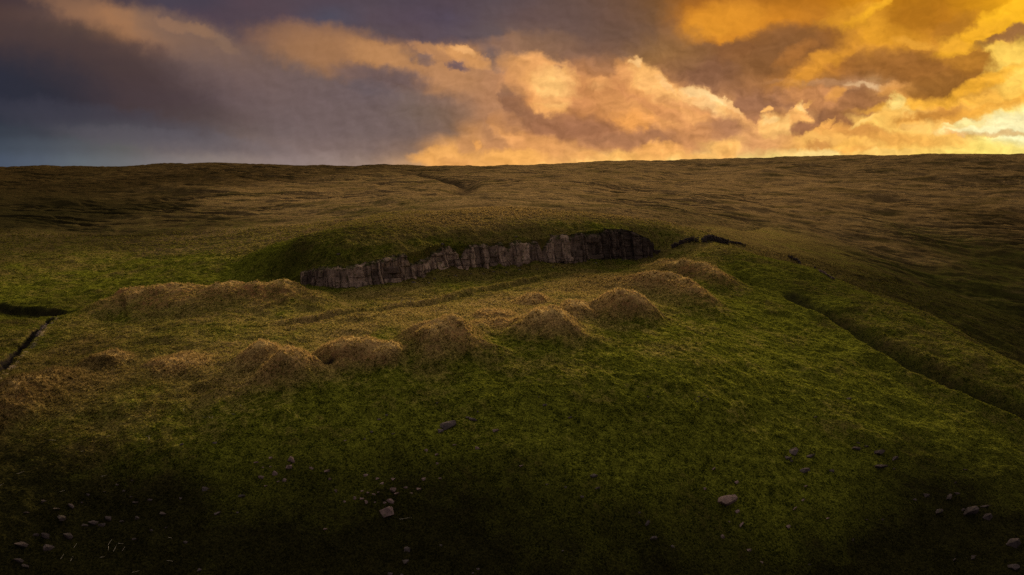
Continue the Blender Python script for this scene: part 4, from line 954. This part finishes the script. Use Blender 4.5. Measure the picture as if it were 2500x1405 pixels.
# ------------------------------------------------------------------ ruined dry stone walls
def stone_wall(path, height, width, seed, m, lab, cat, size=0.42, keep=0.72, rubble=0.0, group=None):
    r = np.random.default_rng(seed)
    pts = [hit(T_full, px, py) for px, py in path]
    L = [0]
    for (ax, ay), (bx, by) in zip(pts[:-1], pts[1:]): L.append(L[-1] + math.hypot(bx - ax, by - ay))
    bm = bmesh.new()
    def stone(x, y, z, sx, sy, sz, yaw):
        M = Matrix.Translation((x, y, z)) @ Matrix.Rotation(yaw, 4, 'Z') @ Matrix.Rotation(r.normal(0, 0.12), 4, 'X') @ Matrix.Rotation(r.normal(0, 0.12), 4, 'Y')
        vs = []
        for c in ((-1, -1, -1), (1, -1, -1), (1, 1, -1), (-1, 1, -1), (-1, -1, 1), (1, -1, 1), (1, 1, 1), (-1, 1, 1)):
            vs.append(bm.verts.new(M @ Vector((c[0] * sx / 2 * r.uniform(.75, 1), c[1] * sy / 2 * r.uniform(.75, 1), c[2] * sz / 2 * r.uniform(.75, 1)))))
        for f in ((3, 2, 1, 0), (4, 5, 6, 7), (0, 1, 5, 4), (1, 2, 6, 5), (2, 3, 7, 6), (3, 0, 4, 7)): bm.faces.new([vs[q] for q in f])
    s = 0.0
    while s < L[-1]:
        x = np.interp(s, L, [p[0] for p in pts]); y = np.interp(s, L, [p[1] for p in pts])
        i = min(np.searchsorted(L, s, side='right') - 1, len(pts) - 2)
        yaw = math.atan2(pts[i + 1][1] - pts[i][1], pts[i + 1][0] - pts[i][0])
        hgt = height * (0.55 + 0.75 * (0.5 + float(fbm(np.array([s * 0.35 + seed]), np.array([0.0]), 2, 3)[0])))
        z0 = float(ground_z(x, y)); zz = -0.1
        while zz < hgt:
            sz = size * r.uniform(0.45, 0.8)
            if r.random() < keep:
                off = r.normal(0, width * 0.22)
                stone(x - math.sin(yaw) * off, y + math.cos(yaw) * off, z0 + zz + sz / 2, size * r.uniform(0.8, 1.7), width * r.uniform(0.6, 1.0), sz, yaw + r.normal(0, 0.2))
            zz += sz * 0.85
        if r.random() < rubble:
            off = r.uniform(-2.6, 1.2); q = size * r.uniform(0.6, 1.3)
            xx, yy_ = x - math.sin(yaw) * off + r.normal(0, .4), y + math.cos(yaw) * off
            stone(xx, yy_, float(ground_z(xx, yy_)) + q * 0.2, q, q * 0.8, q * 0.6, r.uniform(0, 3))
        s += size * 0.75
    me = bpy.data.meshes.new('stone_wall'); bm.to_mesh(me); bm.free(); me.materials.append(m)
    org = Vector((pts[0][0], pts[0][1], float(ground_z(*pts[0]))))
    me.transform(Matrix.Translation(-org))
    o = bpy.data.objects.new('stone_wall', me); o.location = org; C.objects.link(o)
    return tag(o, lab, cat, group)
WG = 'ruined dry stone walls'
stone_wall([(1640,607),(1660,597),(1690,589),(1706,590)], 1.7, 0.9, 1, M_DARK, 'dark ruined stone wall curving up from the right end of the quarry', 'stone wall', rubble=0.3, group=WG)
stone_wall([(1716,592),(1740,589),(1768,590),(1778,597)], 2.0, 1.3, 2, M_DARK, 'dark collapsed wall end spilling rubble above the green-topped bank', 'stone wall', rubble=3.0, group=WG)
stone_wall([(1782,593),(1803,596),(1820,601)], 0.8, 0.8, 3, M_DARK, 'short low dark wall stub right of the collapsed wall end', 'stone wall', rubble=0.4, group=WG)
stone_wall([(1925,628),(1950,640),(1990,657)], 1.0, 0.7, 4, M_DARK, 'dark wall running down the edge of the green spur', 'stone wall', group=WG)
stone_wall([(2000,663),(2036,683)], 0.5, 0.7, 5, M_ROCK, 'pale low line of wall stones on the edge of the green spur', 'stone wall', group=WG)
stone_wall([(128,778),(112,796),(90,822)], 0.35, 0.5, 6, M_ROCK2, 'pale kerb of stones along the right lip of the dark drain', 'stone kerb', size=0.3, keep=0.75)

# ------------------------------------------------------------------ lone fence posts
def post(px, py, hpx, lean, m, lab):
    x, y = hit(T_full, px, py)
    h = hpx / FPX * math.hypot(x, y)
    bm = bmesh.new()
    res = bmesh.ops.create_cone(bm, cap_ends=True, segments=8, radius1=0.085, radius2=0.075, depth=h + 0.5)
    bmesh.ops.translate(bm, verts=bm.verts, vec=(0, 0, (h + 0.5) / 2 - 0.5))
    top = [v for v in bm.verts if v.co.z > h - 0.05]
    for v in top: v.co.z += v.co.x * 0.5                      # weathered slanting top
    bmesh.ops.bevel(bm, geom=[e for e in bm.edges if all(v in top for v in e.verts)], offset=0.012, segments=1, affect='EDGES')
    me = bpy.data.meshes.new('fence_post'); bm.to_mesh(me); bm.free(); me.materials.append(m)
    o = bpy.data.objects.new('fence_post', me); C.objects.link(o)
    o.location = (x, y, float(ground_z(x, y))); o.rotation_euler = (R(3), R(lean), R(20))
    tag(o, lab, 'fence post', 'old fence posts on the quarry shelf')
post(1060, 731, 9, 2, M_WOOD, 'tall dark fence post on the grassy track bank before the quarry floor')
post(1094, 726, 7, -3, M_WOOD, 'shorter dark fence post just right of the tall one on the track bank')
post(1027, 737, 5, 6, M_PALE, 'stubby pale post left of the tall dark one on the track bank')
post(1009, 737, 6, -4, M_PALE, 'right one of a pair of pale posts on the track bank')
post(1002, 738, 8, 3, M_PALE, 'left one of a pair of pale posts on the track bank')
post(978, 740, 9, 28, M_PALE, 'pale leaning stake left of the paired posts on the track bank')
post(727, 694, 8, 2, M_WOOD, 'dark post on the crest end of the left quarry-mouth bank')
post(747, 704, 8, -2, M_WOOD, 'middle dark post going down the left quarry-mouth bank')
post(782, 717, 7, 3, M_WOOD, 'lowest dark post at the foot of the left quarry-mouth bank')
post(687, 781, 6, 2, M_PALE, 'lone pale post at the near end of the track below the left bank')

# ------------------------------------------------------------------ bleached stems lying in the turf
STEMS = [(126,1076,17,5),(265,1066,9,35),(362,1066,12,20),(364,1072,9,-60),(449,1003,7,-70),(500,1020,8,-10),(512,1021,6,-40),(518,1022,7,-75),(570,1013,10,-10),(50,1156,13,28),(252,1164,12,32),(2,1186,10,55),(152,1201,11,25),
         (416,1315,10,-5),(415,1371,14,2),(250,1362,10,10),(152,1361,9,85),(175,1366,8,88),(269,1325,12,80),(265,1341,10,-60),(281,1340,12,85),(295,1329,11,2),(302,1342,8,70),(184,1334,10,88),(331,1398,14,18),(202,1103,6,20),(990,1268,32,10),(588,992,6,-15)]
def stem(px, py, lpx, ang, i):
    x, y = hit(T_full, px, py); d = math.hypot(x, y); L = lpx / FPX * d
    r = random.Random(i); n = 6
    bm = bmesh.new(); prev = None; a = R(ang)
    ux, uz = math.cos(a), math.sin(a)
    z0 = float(ground_z(x, y))
    for k in range(n + 1):
        s = (k / n - 0.5) * L
        # lies on the slope: rows up the picture are further up the hill
        cx = x + ux * s + r.uniform(-.012, .012) * L; cy = y + uz * s * 1.1
        cz = float(ground_z(cx, cy)) * 0.4 + 0.6 * (z0 + uz * s * 0.6) + 0.10
        rad = 0.032 * (1 - 0.55 * k / n)
        ring = [bm.verts.new((cx - x + rad * math.cos(t) * -uz, cy - y + rad * math.cos(t) * ux, cz - z0 + rad * math.sin(t))) for t in [q * math.pi / 3 for q in range(6)]]
        if prev:
            for q in range(6): bm.faces.new((prev[q], prev[(q + 1) % 6], ring[(q + 1) % 6], ring[q]))
        else: bm.faces.new(ring[::-1])
        prev = ring
    bm.faces.new(prev)
    me = bpy.data.meshes.new('bleached_stem'); bm.to_mesh(me); bm.free(); me.materials.append(M_PALE)
    o = bpy.data.objects.new('bleached_stem', me); o.location = (x, y, z0); C.objects.link(o)
    return o
SL = {0: 'long pale stem lying on the grass left of the bent pair', 1: 'short pale stem just left of the bent pair', 2: 'upper arm of the bent pair of pale stems', 3: 'lower arm of the bent pair of pale stems', 4: 'tiny pale stem highest on the left slope', 26: 'longest pale stem below the rubble heap',
      8: 'pale stem right of the row of three bits', 9: 'pale slanting stem near the left edge above the scree', 10: 'slanting pale stem right above the dim scree', 11: 'pale stem cut by the left edge of the view'}
for i, q in enumerate(STEMS):
    o = stem(*q, i)
    if i in SL: tag(o, SL[i], 'dead stem', 'bleached stems lying in the turf')
    elif 5 <= i <= 7: tag(o, ['left', 'middle', 'right'][i - 5] + ' bit in a row of three pale stems on the turf', 'dead stem', 'bleached stems lying in the turf')
    else: tag(o, 'small bleached stem lying in the dark turf of the lower left slope', 'dead stem', 'small bleached stems on the lower left slope')

# ------------------------------------------------------------------ rough grass: bent and rush tufts standing out of the sward
def build_grass(n, seed=5):
    r = np.random.default_rng(seed)
    # spread over the near land, thinner with distance
    Y = 84 * (330 / 84) ** (r.random(n) ** 1.15)
    a = r.uniform(-0.86, 0.86, n)
    x = a * Y
    z, I = terrain(x, Y, True, True)
    dr = dryness(x, Y) + 0.5 * np.clip(I['hv'] * 1.3, 0, 1); he = np.clip(dryness(x, Y, np.array(_hp), 0.10) + slope_shade(x, Y), 0, 1)
    clump = fbm(x * 0.35, Y * 0.35, 3, 95)
    keep = (r.random(n) < np.clip(0.35 + 0.8 * dr + 1.2 * clump - 0.5 * I['hv'], 0.08, 1)) & (I['dark'] < 0.4) & ~((I['t'] > -0.6) & (I['t'] < 2.2) & (I['s'] > foot_s(730)) & (I['s'] < foot_s(1615)))
    hvk = I['hv'][keep]
    x, Y, z, dr, he = x[keep], Y[keep], z[keep], dr[keep], he[keep]; n = len(x)
    h = (0.12 + 0.30 * np.clip(dr, 0, 1) + 0.04 * np.clip(hvk * 1.4, 0, 1)) * r.uniform(0.6, 1.5, n) * (0.8 + Y / 500)
    vs, fs, ds, hs = [], [], [], []
    B = 5
    for b in range(B):
        an = r.uniform(0, 2 * np.pi, n); lean = r.uniform(0.2, 0.75, n); w = (0.05 + 0.05 * r.random(n)) * (Y / 140)
        ox = r.normal(0, 0.10, n); oy = r.normal(0, 0.10, n)
        hx = h * r.uniform(0.6, 1.1, n)
        p0 = np.stack([x + ox - np.sin(an) * w, Y + oy + np.cos(an) * w, z - 0.05], -1)
        p1 = np.stack([x + ox + np.sin(an) * w, Y + oy - np.cos(an) * w, z - 0.05], -1)
        p2 = np.stack([x + ox + np.cos(an) * lean * hx, Y + oy + np.sin(an) * lean * hx, z + hx], -1)
        vs.append(np.stack([p0, p1, p2], 1).reshape(-1, 3))
        ds.append(np.repeat(dr + r.normal(0, 0.12, n), 3)); hs.append(np.repeat(he, 3))
    v = np.concatenate(vs); f = np.arange(len(v)).reshape(-1, 3)
    m, N, bs = mat('grass_blade')
    p = objco(N); fin, _ = N.noise(p, 1.6, 2, 0.6)
    d = attr(N, 'dry')
    g = N.mix(N.rng(fin, 0.3, 0.7), (0.024, 0.034, 0.003, 1), (0.155, 0.165, 0.020, 1))
    st = N.mix(N.rng(fin, 0.3, 0.7), (0.10, 0.066, 0.022, 1), (0.46, 0.32, 0.125, 1))
    c = N.mix(N.rng(d, 0.32, 0.95), g, st)
    c = N.mix(N.rng(attr(N, 'heath_shade'), 0.2, 0.8, 0, 0.95), c, (0.014, 0.014, 0.004, 1))  # blades take the same heather tone and painted shade
    N.put(bs.inputs['Base Color'], c)
    tr = N.t.nodes.new('ShaderNodeBsdfTranslucent'); N.put(tr.inputs['Color'], c)
    mx = N.t.nodes.new('ShaderNodeMixShader'); mx.inputs[0].default_value = 0.5
    N.t.links.new(bs.outputs[0], mx.inputs[1]); N.t.links.new(tr.outputs[0], mx.inputs[2])
    N.t.links.new(mx.outputs[0], N.t.nodes['Material Output'].inputs['Surface'])
    o = mesh_np('rough_grass', v, f, m, dict(dry=np.concatenate(ds), heath_shade=np.concatenate(hs)), smooth=False)
    tag(o, 'tufts of straw-coloured bent and short green grass over the slope and shelf', 'grass', kind='stuff')
build_grass(260000)
